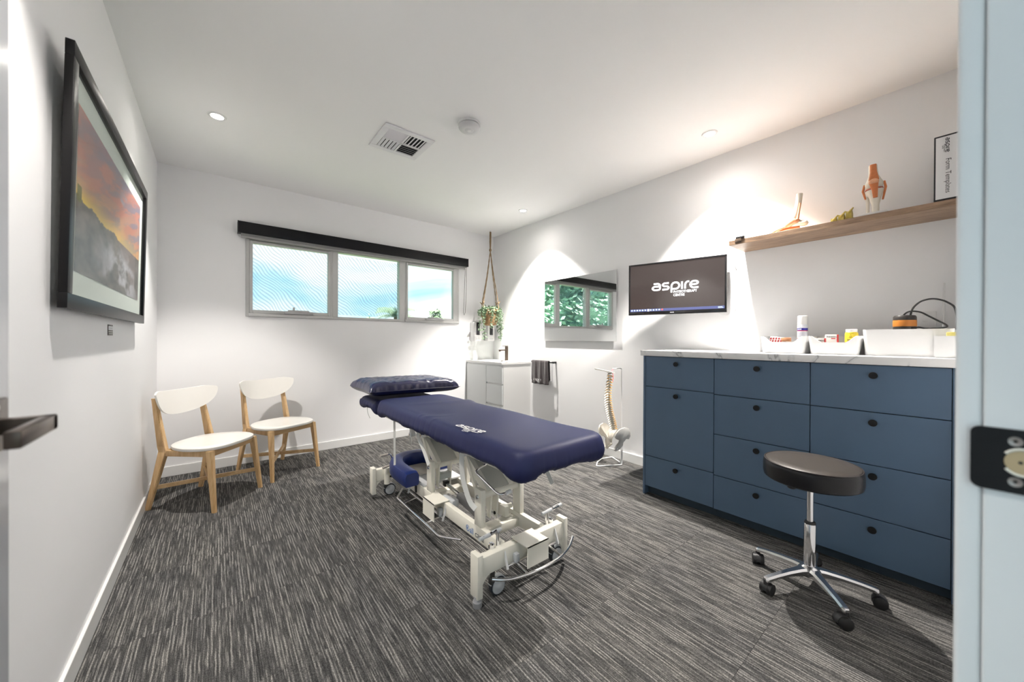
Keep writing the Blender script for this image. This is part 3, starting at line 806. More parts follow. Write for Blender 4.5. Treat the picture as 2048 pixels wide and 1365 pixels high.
# parallel lift arms (each two side bars and a sheet), leaning to the head end
def arm(y0, z0, y1, z1):
    d_ = Vector((0, y1 - y0, z1 - z0)).normalized(); n_ = Vector((0, -d_.z, d_.y))
    for xa in (1.112, 1.262):
        s = MB(); a, b_ = Vector((xa, y0, z0)), Vector((xa, y1, z1))
        s.prism([a - n_ * .022, a + n_ * .022, b_ + n_ * .022, b_ - n_ * .022], (.028, 0, 0)); build('lift_arm', s, CREAM, couch)
    s = MB(); a, b_ = Vector((1.14, y0, z0)), Vector((1.14, y1, z1))
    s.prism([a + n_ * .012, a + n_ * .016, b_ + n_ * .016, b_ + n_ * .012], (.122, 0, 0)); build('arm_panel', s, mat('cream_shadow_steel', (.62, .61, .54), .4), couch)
    s = MB(); s.cyl((1.05, y1, z1), (1.36, y1, z1), .013, n=16); build('arm_pivot', s, CREAM, couch)
arm(2.147, .385, 2.440, .585); arm(1.585, .385, 1.878, .585)
# diagonal struts down from the frame
for ya, yb in ((2.147, 2.30), (1.585, 1.74)):
    s = MB(); s.prism([(1.100, ya + .05, .35), (1.100, ya + .10, .38), (1.100, yb + .10, .60), (1.100, yb + .06, .60)], (.012, 0, 0)); build('strut_plate', s, CREAM, couch)
# crank plates below the tubes and the actuator
def crank(x, y):
    s = MB(); s.prism([(x, y - .026, .385), (x, y + .026, .385), (x, y + .014, .245), (x, y - .010, .238)], (.010, 0, 0)); return build('crank_plate', s, CREAM, couch)
for x in (1.118, 1.205): crank(x, 2.147)
c1 = crank(1.172, 1.585); crank(1.140, 1.600)
build('bolt', MB().lathe([(.009, 0), (.009, -.004), (.003, -.007)], (1.172, 1.585, .262), 'X', 14), BLACK, c1)
build('actuator_rod', MB().cyl((1.175, 2.13, .250), (1.185, 1.98, .226), .012, n=18), ALU, couch)
build('actuator_housing', MB().box(1.165, 1.207, 1.72, 1.985, .175, .221, r=.008, rot=Matrix.Rotation(.13, 3, 'X')), GREYP, couch)
build('rod_clevis', MB().box(1.160, 1.192, 2.115, 2.150, .235, .268, r=.003), BLACK, couch)
build('actuator_bracket', MB().box(1.13, 1.21, 2.12, 2.165, .285, .325, r=.004), mat('bracket_greygreen', (.45, .48, .45), .4), couch)
build('stretcher', MB().box(1.088, 1.325, 1.560, 1.632, .150, .200, r=.004), CREAM, couch)
build('stretcher', MB().box(1.088, 1.325, 2.150, 2.210, .150, .195, r=.004), CREAM, couch)
build('pivot_block', MB().box(1.255, 1.285, 1.60, 1.655, .20, .262, r=.006).cyl((1.285, 1.63, .245), (1.322, 1.63, .245), .014), CREAM, couch)
# top frame and pads under the cover
tf = MB()
for xa in (1.010, 1.380): tf.box(xa, xa + .030, 1.25, 2.80, .598, .628, r=.003)
for y in (1.30, 1.90, 2.45, 2.75): tf.box(1.04, 1.38, y, y + .03, .600, .626, r=.003)
build('top_frame', tf, CREAM, couch)
build('head_frame', MB().box(1.02, 1.05, 2.80, 3.12, .60, .625, r=.003).box(1.36, 1.39, 2.80, 3.12, .60, .625, r=.003), CREAM, couch)
build('main_pad', MB().box(CX0 + .03, CX1 - .03, 1.11, 2.74, .632, .715, r=.03, seg=3), NAVYD, couch)
build('head_pad', MB().box(CX0 + .06, CX1 - .04, 2.83, 3.20, .632, .700, r=.02, seg=3), NAVYD, couch)
for y, x in ((2.28, 1.000), (2.22, 1.055), (1.72, 1.06), (1.30, 1.40)):
    s = MB(); s.cyl((x - .012, y, .572), (x + .022, y, .572), .016, n=18); s.box(x - .006, x + .02, y - .010, y + .010, .572, .605, r=.004); kb = build('hinge_boss', s, WHITE, couch)
    build('bolt', MB().cyl((x - .019, y, .572), (x - .011, y, .572), .007, n=12), CHROME, kb)
# shelf board under the head end
build('shelf_board', MB().box(1.062, 1.352, 2.23, 2.745, .2225, .234, r=.002), mat('shelf_board_grey', (.55, .56, .57), .4), couch)
# bent release lever
lv = MB(); pth = [(1.16, 1.50, .610), (1.02, 1.525, .548), (1.005, 1.52, .538), (1.005, 1.505, .533), (1.035, 1.385, .470), (1.045, 1.365, .466), (1.07, 1.36, .468)]
lv.tube(round_path(pth, .02, 3), .006, 10); lo = build('release_lever', lv, CHROME, couch)
build('grip', MB().cyl((1.068, 1.36, .468), (1.098, 1.358, .472), .010, n=14), WHITE, lo)
# foot bar at the foot end
arc = [(.957, 1.313, .128), (1.0, 1.286, .122), (1.05, 1.265, .12), (1.134, 1.246, .12), (1.235, 1.240, .12), (1.336, 1.249, .12), (1.425, 1.278, .122), (1.506, 1.324, .128)]
def smooth_path(p, n=5):
    p = [Vector(q) for q in p]; out = []
    for i in range(len(p) - 1):
        a, b_, c, d_ = p[max(i - 1, 0)], p[i], p[i + 1], p[min(i + 2, len(p) - 1)]
        for k_ in range(n):
            t = k_ / n
            out.append(.5 * ((2 * b_) + (c - a) * t + (2 * a - 5 * b_ + 4 * c - d_) * t * t + (3 * b_ - a - 3 * c + d_) * t ** 3))
    out.append(p[-1]); return out
fb = build('foot_bar', MB().tube(smooth_path(arc), .0075, 12), CHROME, couch)
build('pivot_rod', MB().cyl((1.055, 1.335, .135), (1.395, 1.335, .135), .0065, n=12), CHROME, fb)
for x in (1.115, 1.335):
    build('bar_arm', MB().tube([(x, 1.335, .135), (x, 1.251, .122)], .0055, 10), CHROME, fb)
for x in (1.052, 1.388):
    s = MB(); s.prism([(x, 1.345, .205), (x, 1.345, .165), (x, 1.328, .125), (x, 1.318, .130), (x, 1.322, .145)], (.006, 0, 0)); build('bar_bracket', s, WHITE, fb)
build('switch', MB().box(1.105, 1.128, 1.322, 1.348, .140, .178, r=.004), LGREY, fb)
ec = MB(); ec.box(1.130, 1.266, 1.268, 1.272, .128, .226); ec.box(1.130, 1.266, 1.268, 1.392, .222, .226)
build('end_cover', ec, CREAM, couch)
# side pedal bar and switch cover
sb = build('side_bar', MB().tube(round_path([(1.035, 2.515, .128), (.955, 2.408, .12), (.948, 1.795, .12), (1.025, 1.690, .12)], .02, 4), .0075, 12), CHROME, couch)
build('pivot_rod', MB().cyl((1.048, 2.41, .135), (1.048, 1.93, .135), .0065, n=12), CHROME, sb)
for y in (2.30, 1.965): build('bar_arm', MB().tube([(1.048, y, .135), (.953, y, .121)], .0055, 10), CHROME, sb)
for y in (2.42, 1.92):
    s = MB(); s.prism([(1.059, y, .205), (1.059, y, .165), (1.042, y, .122), (1.034, y, .128), (1.040, y, .148)], (0, .006, 0)); build('bar_bracket', s, WHITE, sb)
build('switch', MB().box(1.035, 1.059, 1.955, 1.990, .140, .185, r=.005), LGREY, sb)
build('cable_clip', MB().box(1.052, 1.0605, 2.325, 2.35, .155, .205, r=.004), BLACK, sb)
sc = MB(); sc.box(.988, .992, 1.938, 2.082, .128, .230); sc.box(.988, 1.092, 1.938, 2.082, .226, .230)
build('side_cover', sc, CREAM, couch)
build('power_box', MB().box(1.092, 1.135, 1.90, 2.02, .195, .235, r=.004), LGREY, couch)
# castors
def castor(x, y, z0=0.0):
    c = thing('q', '', ''); bpy.data.objects.remove(c)
    s = MB(); r = .043
    wh = MB(); wh.lathe([(.030, -.012), (r - .004, -.0125), (r, -.009), (r, .009), (r - .004, .0125), (.030, .012)], (x, y, r), 'Y', 36, cap=True)
    co = build('castor', wh, DGREY, couch)
    h_ = MB()
    for sy in (-1, 1): h_.lathe([(.0360, sy * .0124), (.0345, sy * .0150), (.014, sy * .0165), (.012, sy * .018), (.001, sy * .018)], (x, y, r), 'Y', 32)
    build('wheel_hub', h_, LGREY, co)
    f_ = MB(); pts = [(x + r * 1.13 * math.cos(a), y - .011, r + r * 1.13 * math.sin(a)) for a in [math.radians(20 + 10 * i) for i in range(15)]]
    pts += [(x + r * 1.02 * math.cos(a), y - .011, r + r * 1.02 * math.sin(a)) for a in [math.radians(160 - 10 * i) for i in range(15)]]
    f_.prism(pts, (0, .022, 0)); build('wheel_guard', f_, LGREY, co)
    build('stem', MB().cyl((x - .028, y, .075), (x - .028, y, .150), .012, n=16).box(x - .045, x - .015, y - .012, y + .012, .06, .09, r=.004), mat('stem_dark', (.08, .08, .08), .4, .5), co)
    return co
for x, y in ((1.030, 1.372), (1.425, 1.374), (1.040, 2.775), (1.42, 2.78)): castor(x, y)
build('castor_housing', MB().cyl((1.008, 2.745, .10), (1.008, 2.745, .225), .020, n=20), CREAM, couch)
# castor raising handles
def tee(x0, x1, xp, y, z):
    p = build('castor_handle', MB().cyl((xp, y, .213), (xp, y, z - .004), .0085, n=14), CHROME, couch)
    xm = (x0 + x1) / 2
    build('grip', MB().cyl((x0, y - .012, z + .004), (xm - .004, y, z), .008, .0095, n=14), LGREY, p); build('grip', MB().cyl((xm + .012, y + .004, z), (x1, y + .012, z - .002), .0095, .009, n=14), LGREY, p)
    build('handle_core', MB().tube([(x0 + .02, y - .008, z + .003), (xm, y, z), (x1 - .03, y + .006, z)], .0085, 10), CHROME, p)
tee(.935, 1.075, 1.050, 1.395, .279); tee(1.330, 1.502, 1.378, 1.395, .279)
for x, y in ((1.012, 1.395), (1.405, 1.395)): build('cap_nut', MB().lathe([(.014, .213), (.015, .218), (.015, .232), (.011, .236), (.008, .231), (.002, .231)], (x, y, 0), 'Z', 20), CHROME, couch)
up_ = build('castor_handle', MB().tube(round_path([(.945, 2.69, .338), (1.015, 2.70, .336), (1.038, 2.70, .270), (1.028, 2.70, .255), (.965, 2.69, .247)], .012, 4), .0065, 10), CHROME, couch)
build('grip', MB().cyl((.938, 2.689, .338), (.995, 2.697, .337), .0085, n=14), mat('grip_greige', (.42, .38, .34), .5), up_); build('grip', MB().cyl((.955, 2.688, .245), (1.018, 2.698, .252), .0085, n=14), MATS['grip_greige'], up_)
build('lever_link', MB().box(1.030, 1.036, 2.715, 2.725, .16, .26).box(1.02, 1.10, 2.715, 2.722, .155, .165), BLACK, couch)

# fitted cover
cov = thing('fitted_couch_cover', 'navy blue stretch fitted cover over the treatment couch with white printed logo', 'cover', (1.2, 1.9, .64))
def rrect(x0, x1, y0, y1, r, n):
    """n points per corner arc, straight edges sampled"""
    pts = []
    def seg(a, b_, m):
        for i in range(m): t = i / m; pts.append((a[0] + (b_[0] - a[0]) * t, a[1] + (b_[1] - a[1]) * t))
    def arcp(cx, cy, a0):
        for i in range(n): a = a0 + PI / 2 * i / n; pts.append((cx + r * math.cos(a), cy + r * math.sin(a)))
    mx = max(6, int((x1 - x0) / .012)); my = max(6, int((y1 - y0) / .012))
    seg((x0 + r, y0), (x1 - r, y0), mx); arcp(x1 - r, y0 + r, -PI / 2)
    seg((x1, y0 + r), (x1, y1 - r), my); arcp(x1 - r, y1 - r, 0)
    seg((x1 - r, y1), (x0 + r, y1), mx); arcp(x0 + r, y1 - r, PI / 2)
    seg((x0, y1 - r), (x0, y0 + r), my); arcp(x0 + r, y0 + r, PI)
    return pts
def slab_cover(name, x0, x1, y0, y1, zb, zt, rc, rd, hem, fold, ridge=None, seed=0):
    out = rrect(x0, x1, y0, y1, rc, 14); cx = (x0 + x1) / 2; hw = (x1 - x0) / 2
    rs = []; N = len(out)
    segs = []
    for x, y in out: segs.append((cx, min(max(y, y0 + hw), y1 - hw)))
    prof = [(-hem, zb, 1.0), (-hem * .35, zb + .006, .9), (0.0, zb + .016, .75), (.005, zb + .028, .5), (.004, zb + .042, .3), (0.0, zb + .056, .2), (-.005, zt - .034, .12), (-.012, zt - .020, .08), (-.022, zt - .009, .05), (-.034, zt - .003, .03), (-.052, zt, .02)]
    H = zt - zb
    per = np.array([(p[0], p[1]) for p in out]); ds = np.concatenate([[0], np.cumsum(np.hypot(*np.diff(per, axis=0).T))])
    rnd = np.random.RandomState(seed); ph = rnd.rand(8) * 6.28
    gath = np.array([.5 * math.sin(190 * s + ph[0]) + .5 * math.sin(283 * s + ph[1] + 2 * math.sin(17 * s)) + .6 * math.sin(97 * s + ph[2]) for s in ds])
    env = np.array([.35 + .65 * max(0, math.sin(5.3 * s + ph[3])) ** 2 for s in ds])
    for dx, z, g in prof:
        r = []
        for i, (x, y) in enumerate(out):
            v_ = Vector((x - segs[i][0], y - segs[i][1], 0)); l = v_.length; v_.normalize()
            dc = min(math.hypot(abs(x - xc_) , abs(y - yc_)) for xc_ in (x0, x1) for yc_ in (y0, y1)); corner = max(0.0, 1 - max(0.0, dc - .035) / .13) ** 1.5
            o_ = dx + g * fold * gath[i] * env[i] * (1 + .6 * corner)
            zz = z + (g > .7) * (.007 * gath[i] * env[i] + .004 * math.sin(11 * ds[i] + ph[4]) + .004 * math.sin(29 * ds[i] + ph[5])) - (g > .7) * .022 * corner * g
            r.append(Vector((x, y, zz)) + v_ * o_)
        rs.append(r)
    for t in (.10, .2, .3, .42, .55, .7, .85, 1.0):
        r = []
        for i, (x, y) in enumerate(out):
            v_ = Vector((x - segs[i][0], y - segs[i][1], 0)); l = v_.length - .052; v_.normalize()
            p = Vector((segs[i][0], segs[i][1], zt)) + v_ * l * (1 - t); r.append(p)
        rs.append(r)
    if ridge:
        for r in rs[7:]:
            for p in r: p.z += ridge(p.x, p.y)
    s = MB(); vv_ = s.rings(rs, cap=False); bmesh.ops.remove_doubles(s.bm, verts=vv_[-1], dist=.0004)
    return build(name, s, NAVY, cov, angle=80)
def ridge(x, y):
    a = .010 * math.exp(-((y - 2.27 - .30 * (1.49 - x)) / .045) ** 2) * min(1, max(0, (x - 1.0) / .4))
    b_ = .006 * math.exp(-((y - 1.98 + .35 * (x - .95)) / .03) ** 2) * max(0, 1 - abs(x - 1.0) / .12)
    c = .004 * math.sin(9 * y + 3 * x) * .5
    d_ = -.010 * math.exp(-((x - 1.05) / .09) ** 2) * math.exp(-((y - 2.02) / .12) ** 2)
    e = .004 * math.exp(-((y - 1.93 - .12 * math.sin(8 * x)) / .012) ** 2) * max(0, 1 - abs(x - .95) / .06) + .004 * math.exp(-((y - 1.88) / .012) ** 2) * max(0, 1 - abs(x - .95) / .05)
    return a + b_ + c + d_ + e
mc = slab_cover('main_cover', CX0, CX1, 1.070, 2.770, .640, .748, .085, .035, .030, .0065, ridge, 1)
hc = slab_cover('head_cover', CX0 + .018, CX1 - .01, 2.800, 3.235, .640, .722, .06, .03, .028, .006, None, 5)
wbm = MB()
def web(x0, x1):
    rs = []
    for i in range(25):
        x = x0 + (x1 - x0) * i / 24; sg = .012 + .03 * math.exp(-((x - x0) / .05) ** 2)
        rs.append([Vector((x, 2.745, .728)), Vector((x, 2.775, .708 - sg)), Vector((x, 2.80, .700 - sg)), Vector((x, 2.83, .712))])
    wbm.rings(rs, closed=False, cap=False)
web(CX0 + .03, CX1 - .03); build('fabric_web', wbm, NAVY, cov)
lg = MB(); F = frame((.972, 1.667, .7500), (.10, -1, 0), (1, .10, 0)); aspire(lg, F, .215)
lgo = build('logo_print', lg, WPRINT, cov, smooth=False)
def drape_logo(o):
    off = wpos(o)
    for v_ in o.data.vertices:
        p = v_.co + off; v_.co.z += ridge(p.x, p.y) * .9 + .0015 - (.010 * max(0, (.958 - p.x) / .02) ** 2)
drape_logo(lgo)
def strap(pts, w=.016):
    s = MB(); ps = smooth_path(pts, 4); rs = []
    for i, p in enumerate(ps):
        d_ = (ps[min(i + 1, len(ps) - 1)] - ps[max(i - 1, 0)]).normalized(); a = Vector((.55, -.83, 0)); a = (a - d_ * a.dot(d_)).normalized() * w / 2
        n_ = d_.cross(a).normalized() * .0012
        rs.append([p - a - n_, p + a - n_, p + a + n_, p - a + n_])
    s.rings(rs); build('strap', s, STRAPM, cov)
strap([(.965, 2.49, .64), (.962, 2.478, .56), (.962, 2.475, .42), (.962, 2.472, .34), (.955, 2.468, .305)], .016)
strap([(.968, 2.11, .635), (.966, 2.10, .595), (.972, 2.04, .53), (.978, 1.985, .455)], .020)
strap([(.968, 1.59, .635), (.962, 1.585, .58), (.966, 1.575, .49), (.975, 1.53, .40), (.985, 1.49, .37)], .026)
strap([(1.40, 3.20, .62), (1.395, 3.20, .42), (1.395, 3.20, .23)], .022)
strap([(1.40, 1.46, .64), (1.405, 1.43, .50), (1.415, 1.39, .42)], .022)
strap([(.955, 3.05, .65), (.957, 3.04, .60), (.965, 3.01, .56)], .005)

# pillow
pl = thing('pillow', 'shiny navy wrinkled pillow at the head of the couch', 'pillow', (1.28, 3.02, .75))
def pillow():
    s = MB(); x0, x1, y0, y1 = .885, 1.662, 2.765, 3.295; NX, NY = 90, 56
    top, bot = [], []
    for i in range(NX + 1):
        rt_, rb_ = [], []
        for j_ in range(NY + 1):
            a, b_ = i / NX, j_ / NY; ca, cb = 2 * a - 1, 2 * b_ - 1
            ex = (1 - abs(ca) ** 10) ** .5; ey = (1 - abs(cb) ** 6) ** .5
            h_ = ex * ey
            # pinched sides between pointed corners
            px = x0 + (x1 - x0) * a; py = y0 + (y1 - y0) * b_
            px -= .020 * ca * (1 - cb * cb); py -= .030 * cb * (1 - ca * ca) * .6
            wr = .006 * math.sin(58 * px + 9 * math.sin(7 * py)) * math.exp(-((abs(cb) - .85) / .35) ** 2) + .006 * math.sin(47 * py + 4 * math.sin(11 * px)) * math.exp(-((abs(ca) - .9) / .16) ** 2)
            cr = lambda fx, fy, sd: 1 - 2.2 * abs(mnoise.noise(Vector((px * fx, py * fy, sd))))
            edge = max(0, (abs(cb) - .55) / .45); side = max(0, (abs(ca) - .80) / .20)
            wr = .0035 * cr(9, 15, 3.1) + .0022 * cr(23, 30, 7.7) + edge * .010 * cr(19, 3, 1.3) + side * .010 * cr(3, 21, 5.2)
            zc = .800 - .012 * a; z1 = zc + (.070 + wr * 1.4) * h_ ; z0 = zc - (.046) * h_
            rt_.append(Vector((px, py + wr * .8, z1))); rb_.append(Vector((px, py, z0)))
        top.append(rt_); bot.append(rb_)
    bm = s.bm
    for g in (top, bot):
        V = [[bm.verts.new(p) for p in r] for r in g]
        for i in range(NX):
            for j_ in range(NY): bm.faces.new((V[i][j_], V[i + 1][j_], V[i + 1][j_ + 1], V[i][j_ + 1]))
    bmesh.ops.remove_doubles(bm, verts=bm.verts[:], dist=.0006)
    build('pillow_case', s, PILLOWM, pl, angle=80)
    s = MB(); pts = [(x0 + (x1 - x0) * t, y0 + .001 - .0 + .030 * .6 * (1 - (2 * t - 1) ** 2), .800 - .012 * t) for t in [i / 30 for i in range(31)]]
    s.tube(pts, .0022, 6); build('seam', s, NAVYD, pl)
pillow()

# face cushion on the shelf under the head end
fc = thing('face_cushion', 'royal blue horseshoe face cushion on the shelf below the couch head', 'cushion', (1.15, 2.5, .235))
def horseshoe():
    s = MB(); path = [(.995, 2.255), (.992, 2.40), (1.000, 2.52), (1.045, 2.625), (1.13, 2.685), (1.215, 2.685), (1.285, 2.635), (1.315, 2.53), (1.318, 2.42)]
    ps = smooth_path([(x, y, 0) for x, y in path], 5); rs = []
    prof = [(-.045, .236), (-.052, .250), (-.052, .305), (-.040, .325), (0, .331), (.040, .325), (.050, .305), (.050, .250), (.043, .236)]
    for i, p in enumerate(ps):
        d_ = (ps[min(i + 1, len(ps) - 1)] - ps[max(i - 1, 0)]).normalized(); n_ = Vector((-d_.y, d_.x, 0)); e = .93 if i in (0, len(ps) - 1) else 1
        rs.append([Vector((p.x, p.y, .236 + (z - .236) * e)) + n_ * o_ * e for o_, z in prof])
    s.rings(rs); build('pad', s, BLUE, fc)
    build('cushion_base', MB().box(1.05, 1.262, 2.40, 2.62, .2345, .246, r=.003), mat('base_greige', (.50, .47, .42), .5), fc)
horseshoe()

# ------------------------------------------------------------------ stool
stool = thing('swivel_stool', 'round black padded swivel stool on chrome five star base with castors', 'stool', (2.226, .452, 0))
sx_, sy_ = 2.226, .452
st = MB(); st.lathe([(.150, .527), (.178, .529), (.187, .536), (.190, .552), (.190, .592), (.188, .606), (.181, .6145), (.178, .6155), (.120, .6175), (.001, .618)], (sx_ - .004, sy_ - .003, 0), 'Z', 64)
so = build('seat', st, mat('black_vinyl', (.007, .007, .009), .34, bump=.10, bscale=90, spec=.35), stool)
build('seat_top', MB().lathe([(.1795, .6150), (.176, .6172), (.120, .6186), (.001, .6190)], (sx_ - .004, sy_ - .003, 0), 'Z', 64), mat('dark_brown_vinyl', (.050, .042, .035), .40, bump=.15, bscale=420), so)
build('piping', MB().tube([(sx_ - .004 + .184 * math.cos(a), sy_ - .003 + .184 * math.sin(a), .6135) for a in [2 * PI * i / 72 for i in range(72)]], .0028, 6, closed=True), mat('vinyl_edge', (.04, .032, .03), .4), so)
build('seat_plate', MB().box(sx_ - .07, sx_ + .07, sy_ - .07, sy_ + .07, .515, .528, r=.003), BLACKP, stool)
lvv = MB(); lvv.tube([(sx_, sy_, .512), (sx_ - .06, sy_ + .02, .510), (sx_ - .115, sy_ + .045, .512)], .006, 8).lathe([(.014, 0), (.018, .004), (.018, .012), (.012, .016)], (sx_ - .115, sy_ + .045, .504), 'Z', 18)
build('height_lever', lvv, BLACKP, stool)
build('gas_lift', MB().cyl((sx_, sy_, .31), (sx_, sy_, .520), .0135, n=24), CHROME, stool)
build('column', MB().lathe([(.0225, .105), (.0245, .115), (.0245, .315), (.0225, .320)], (sx_, sy_, 0), 'Z', 32), CHROME, stool)
build('collar', MB().lathe([(.0225, .318), (.0235, .322), (.020, .330), (.015, .331)], (sx_, sy_, 0), 'Z', 28), BLACKP, stool)
build('hub', MB().lathe([(.020, .060), (.034, .075), (.046, .088), (.046, .104), (.030, .118), (.0246, .122)], (sx_, sy_, 0), 'Z', 32), ALU, stool)
for i in range(5):
    a = math.radians(5.5 + 72 * i); dv = Vector((math.cos(a), math.sin(a), 0)); nv_ = Vector((-dv.y, dv.x, 0)); c0 = Vector((sx_, sy_, 0)); rs = []
    for t, w_, zt_, zb_ in ((.030, .026, .112, .075), (.06, .021, .110, .082), (.12, .017, .103, .083), (.19, .0155, .092, .074), (.225, .0155, .085, .066), (.240, .014, .081, .064), (.246, .010, .078, .064)):
        c = c0 + dv * t; rs.append([c + nv_ * o_ * w_ + Vector((0, 0, z)) for o_, z in ((-1, zb_), (1, zb_), (1, zt_ - .008), (.6, zt_), (-.6, zt_), (-1, zt_ - .008))])
    s = MB(); s.rings(rs); build('leg', s, ALU, stool, angle=30)
    cc = c0 + dv * .238; wa = a + .9 + 1.3 * i; wd = Vector((math.cos(wa), math.sin(wa), 0)); wn = Vector((-wd.y, wd.x, 0)); wc = cc + wd * .012 + Vector((0, 0, .0265))
    s = MB()
    for sgn in (-1, 1): 
        s.cyl(wc + wn * sgn * .006, wc + wn * sgn * .024, .0265, .0255, n=28)
        s.cyl(wc + wn * sgn * .024, wc + wn * sgn * .027, .0255, .018, n=28)
    cs = build('castor', s, BLACKP, stool)
    s = MB(); s.cyl(cc + Vector((0, 0, .048)), cc + Vector((0, 0, .070)), .011, n=16)
    rs = []
    for k_ in range(9):
        ang = math.radians(-10 + 25 * k_); rr = .0285
        p = wc - wd * (-rr * math.cos(ang)) * 1 + Vector((0, 0, rr * math.sin(ang)))
        rs.append([p - wn * .010, p + wn * .010, wc + (p - wc) * .80 + wn * .010, wc + (p - wc) * .80 - wn * .010])
    s.rings(rs); build('fork', s, mat('castor_hood', (.03, .03, .032), .35), cs)

# ------------------------------------------------------------------ cabinets
CF = 2.603; CBY = [1.548, 1.044, .532, .020]
rows = [[(.847, 1.077), (.308, .843), (.070, .304)], [(.840, 1.077), (.574, .836), (.298, .570), (.068, .294)], [(.840, 1.077), (.568, .836), (.296, .564), (.064, .292)]]
names = ['slate blue drawer cabinet at the far left end of the bench run', 'slate blue four drawer cabinet in the middle of the bench run', 'slate blue four drawer cabinet at the near right end behind the stool']
for ci in range(3):
    yb, ya = CBY[ci], CBY[ci + 1]
    c = thing('drawer_cabinet', names[ci], 'cabinet', (2.9, (ya + yb) / 2, 0), 'slate blue cabinets under the marble bench')
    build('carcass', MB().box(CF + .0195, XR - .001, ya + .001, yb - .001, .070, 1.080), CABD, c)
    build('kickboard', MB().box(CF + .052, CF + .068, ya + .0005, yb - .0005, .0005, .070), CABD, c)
    for z0, z1 in rows[ci]:
        f_ = build('drawer_front', MB().box(CF, CF + .019, ya + .0018, yb - .0018, z0, z1, r=.0012, seg=1), CAB, c)
        yk, zk = (ya + yb) / 2, z1 - .050
        build('knob', MB().lathe([(.006, 0), (.006, -.016), (.009, -.019), (.0170, -.022), (.0175, -.026), (.0165, -.030), (.001, -.031)], (CF, yk, zk), 'X', 28), BLACK, f_)
e = tag(build('end_panel', MB().box(CF - .001, XR - .001, 1.5485, 1.566, .0005, 1.0805, r=.001, seg=1), CAB, None, origin=(2.9, 1.557, 0)), 'slate blue end panel closing the left side of the bench run', 'panel')
e = tag(build('filler_panel', MB().box(CF + .001, CF + .019, YF + .020, .0195, .0005, 1.0805, r=.001, seg=1), CAB, None, origin=(2.6, .01, 0)), 'narrow slate blue filler strip beside the door frame', 'panel')
ZBT = 1.122
tag(build('benchtop', MB().box(CF - .020, XR - .001, YF + .001, 1.581, 1.081, ZBT, r=.0015, seg=2), MATS['marble'], None, origin=(2.87, .78, 1.1)), 'white marble look benchtop across all the slate blue cabinets', 'benchtop')

# wall shelf
SX, SZ0, SZ1 = 2.862, 1.884, 1.917
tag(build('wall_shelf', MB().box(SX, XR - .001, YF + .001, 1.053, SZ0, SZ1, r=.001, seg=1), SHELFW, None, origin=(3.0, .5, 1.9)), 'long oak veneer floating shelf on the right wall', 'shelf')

# box file
bf = thing('box_file', 'grey box file with white spine reading Form Templates on the shelf', 'box file', (3.0, .045, SZ1))
build('case', MB().box(2.872, 3.13, .004, .0875, SZ1 + .001, 2.248, r=.004), mat('file_grey', (.30, .30, .31), .5), bf)
build('spine_edge', MB().box(2.866, 2.874, .002, .0895, SZ1 + .0008, 2.250, r=.003), INK, bf)
sl = build('spine_label', MB().box(2.8645, 2.8662, .0065, .0835, SZ1 + .010, 2.241), PAPER, bf)
k = MB(); Fb = frame((2.8640, .060, 2.232), (0, 0, -1), (0, -1, 0)); 
text_into(k, 'Form Templates', .0262, frame((2.8640, .050, 2.128), (0, 0, -1), (0, -1, 0)), sx=1.0)
FF = frame((2.8640, .050, 2.232), (0, 0, -1), (0, -1, 0)); aspire(k, FF, .072)
build('lettering', k, INK, sl, smooth=False)

# knee joint model
kn = thing('knee_model', 'anatomical knee joint model with orange tendons on a small white base', 'anatomical model', (2.965, .318, SZ1))
KX, KY, KZ = 2.955, .318, SZ1
build('base', MB().box(KX - .075, KX + .075, KY - .060, KY + .060, KZ + .0005, KZ + .016, r=.002), WHITE, kn)
def limb(name, pts, m, par, n=14, sc=None):
    """pts: (x,y,z,rx,ry) cross-section ellipses"""
    s = MB(); s.rings([[Vector((x + rx * math.cos(a), y + ry * math.sin(a), z)) for a in [2 * PI * i / n for i in range(n)]] for x, y, z, rx, ry in pts]); return build(name, s, m, par, angle=70)
limb('femur', [(KX, KY - .004, KZ + .165, .012, .020), (KX, KY, KZ + .172, .028, .036), (KX, KY, KZ + .195, .030, .040), (KX, KY + .001, KZ + .215, .024, .032), (KX, KY + .003, KZ + .245, .017, .021), (KX, KY + .006, KZ + .305, .015, .018)], BONE, kn)
limb('tibia', [(KX, KY - .006, KZ + .016, .014, .016), (KX, KY - .006, KZ + .070, .014, .016), (KX, KY - .004, KZ + .120, .022, .027), (KX, KY - .002, KZ + .148, .030, .039), (KX, KY - .002, KZ + .160, .029, .037)], BONE, kn)
limb('fibula', [(KX + .01, KY + .027, KZ + .016, .007, .007), (KX + .01, KY + .028, KZ + .10, .007, .008), (KX + .01, KY + .032, KZ + .122, .010, .011), (KX + .01, KY + .031, KZ + .132, .007, .007)], BONE, kn)
limb('meniscus', [(KX, KY, KZ + .159, .031, .038), (KX, KY, KZ + .163, .032, .040), (KX, KY, KZ + .168, .030, .038)], mat('meniscus_red', (.42, .10, .05), .4), kn)
limb('quadriceps_tendon', [(KX - .015, KY, KZ + .205, .008, .024), (KX - .018, KY, KZ + .225, .008, .021), (KX - .012, KY + .002, KZ + .26, .007, .015), (KX - .010, KY + .004, KZ + .306, .007, .014)], ORANGE, kn)
s = MB(); s.ball((KX - .030, KY - .001, KZ + .198), .019, 3, (.55, 1.2, 1.0)); build('kneecap', s, ORANGEL, kn)
limb('patellar_tendon', [(KX - .026, KY - .008, KZ + .108, .004, .010), (KX - .030, KY - .006, KZ + .15, .004, .013), (KX - .034, KY - .002, KZ + .188, .005, .020)], ORANGE, kn)
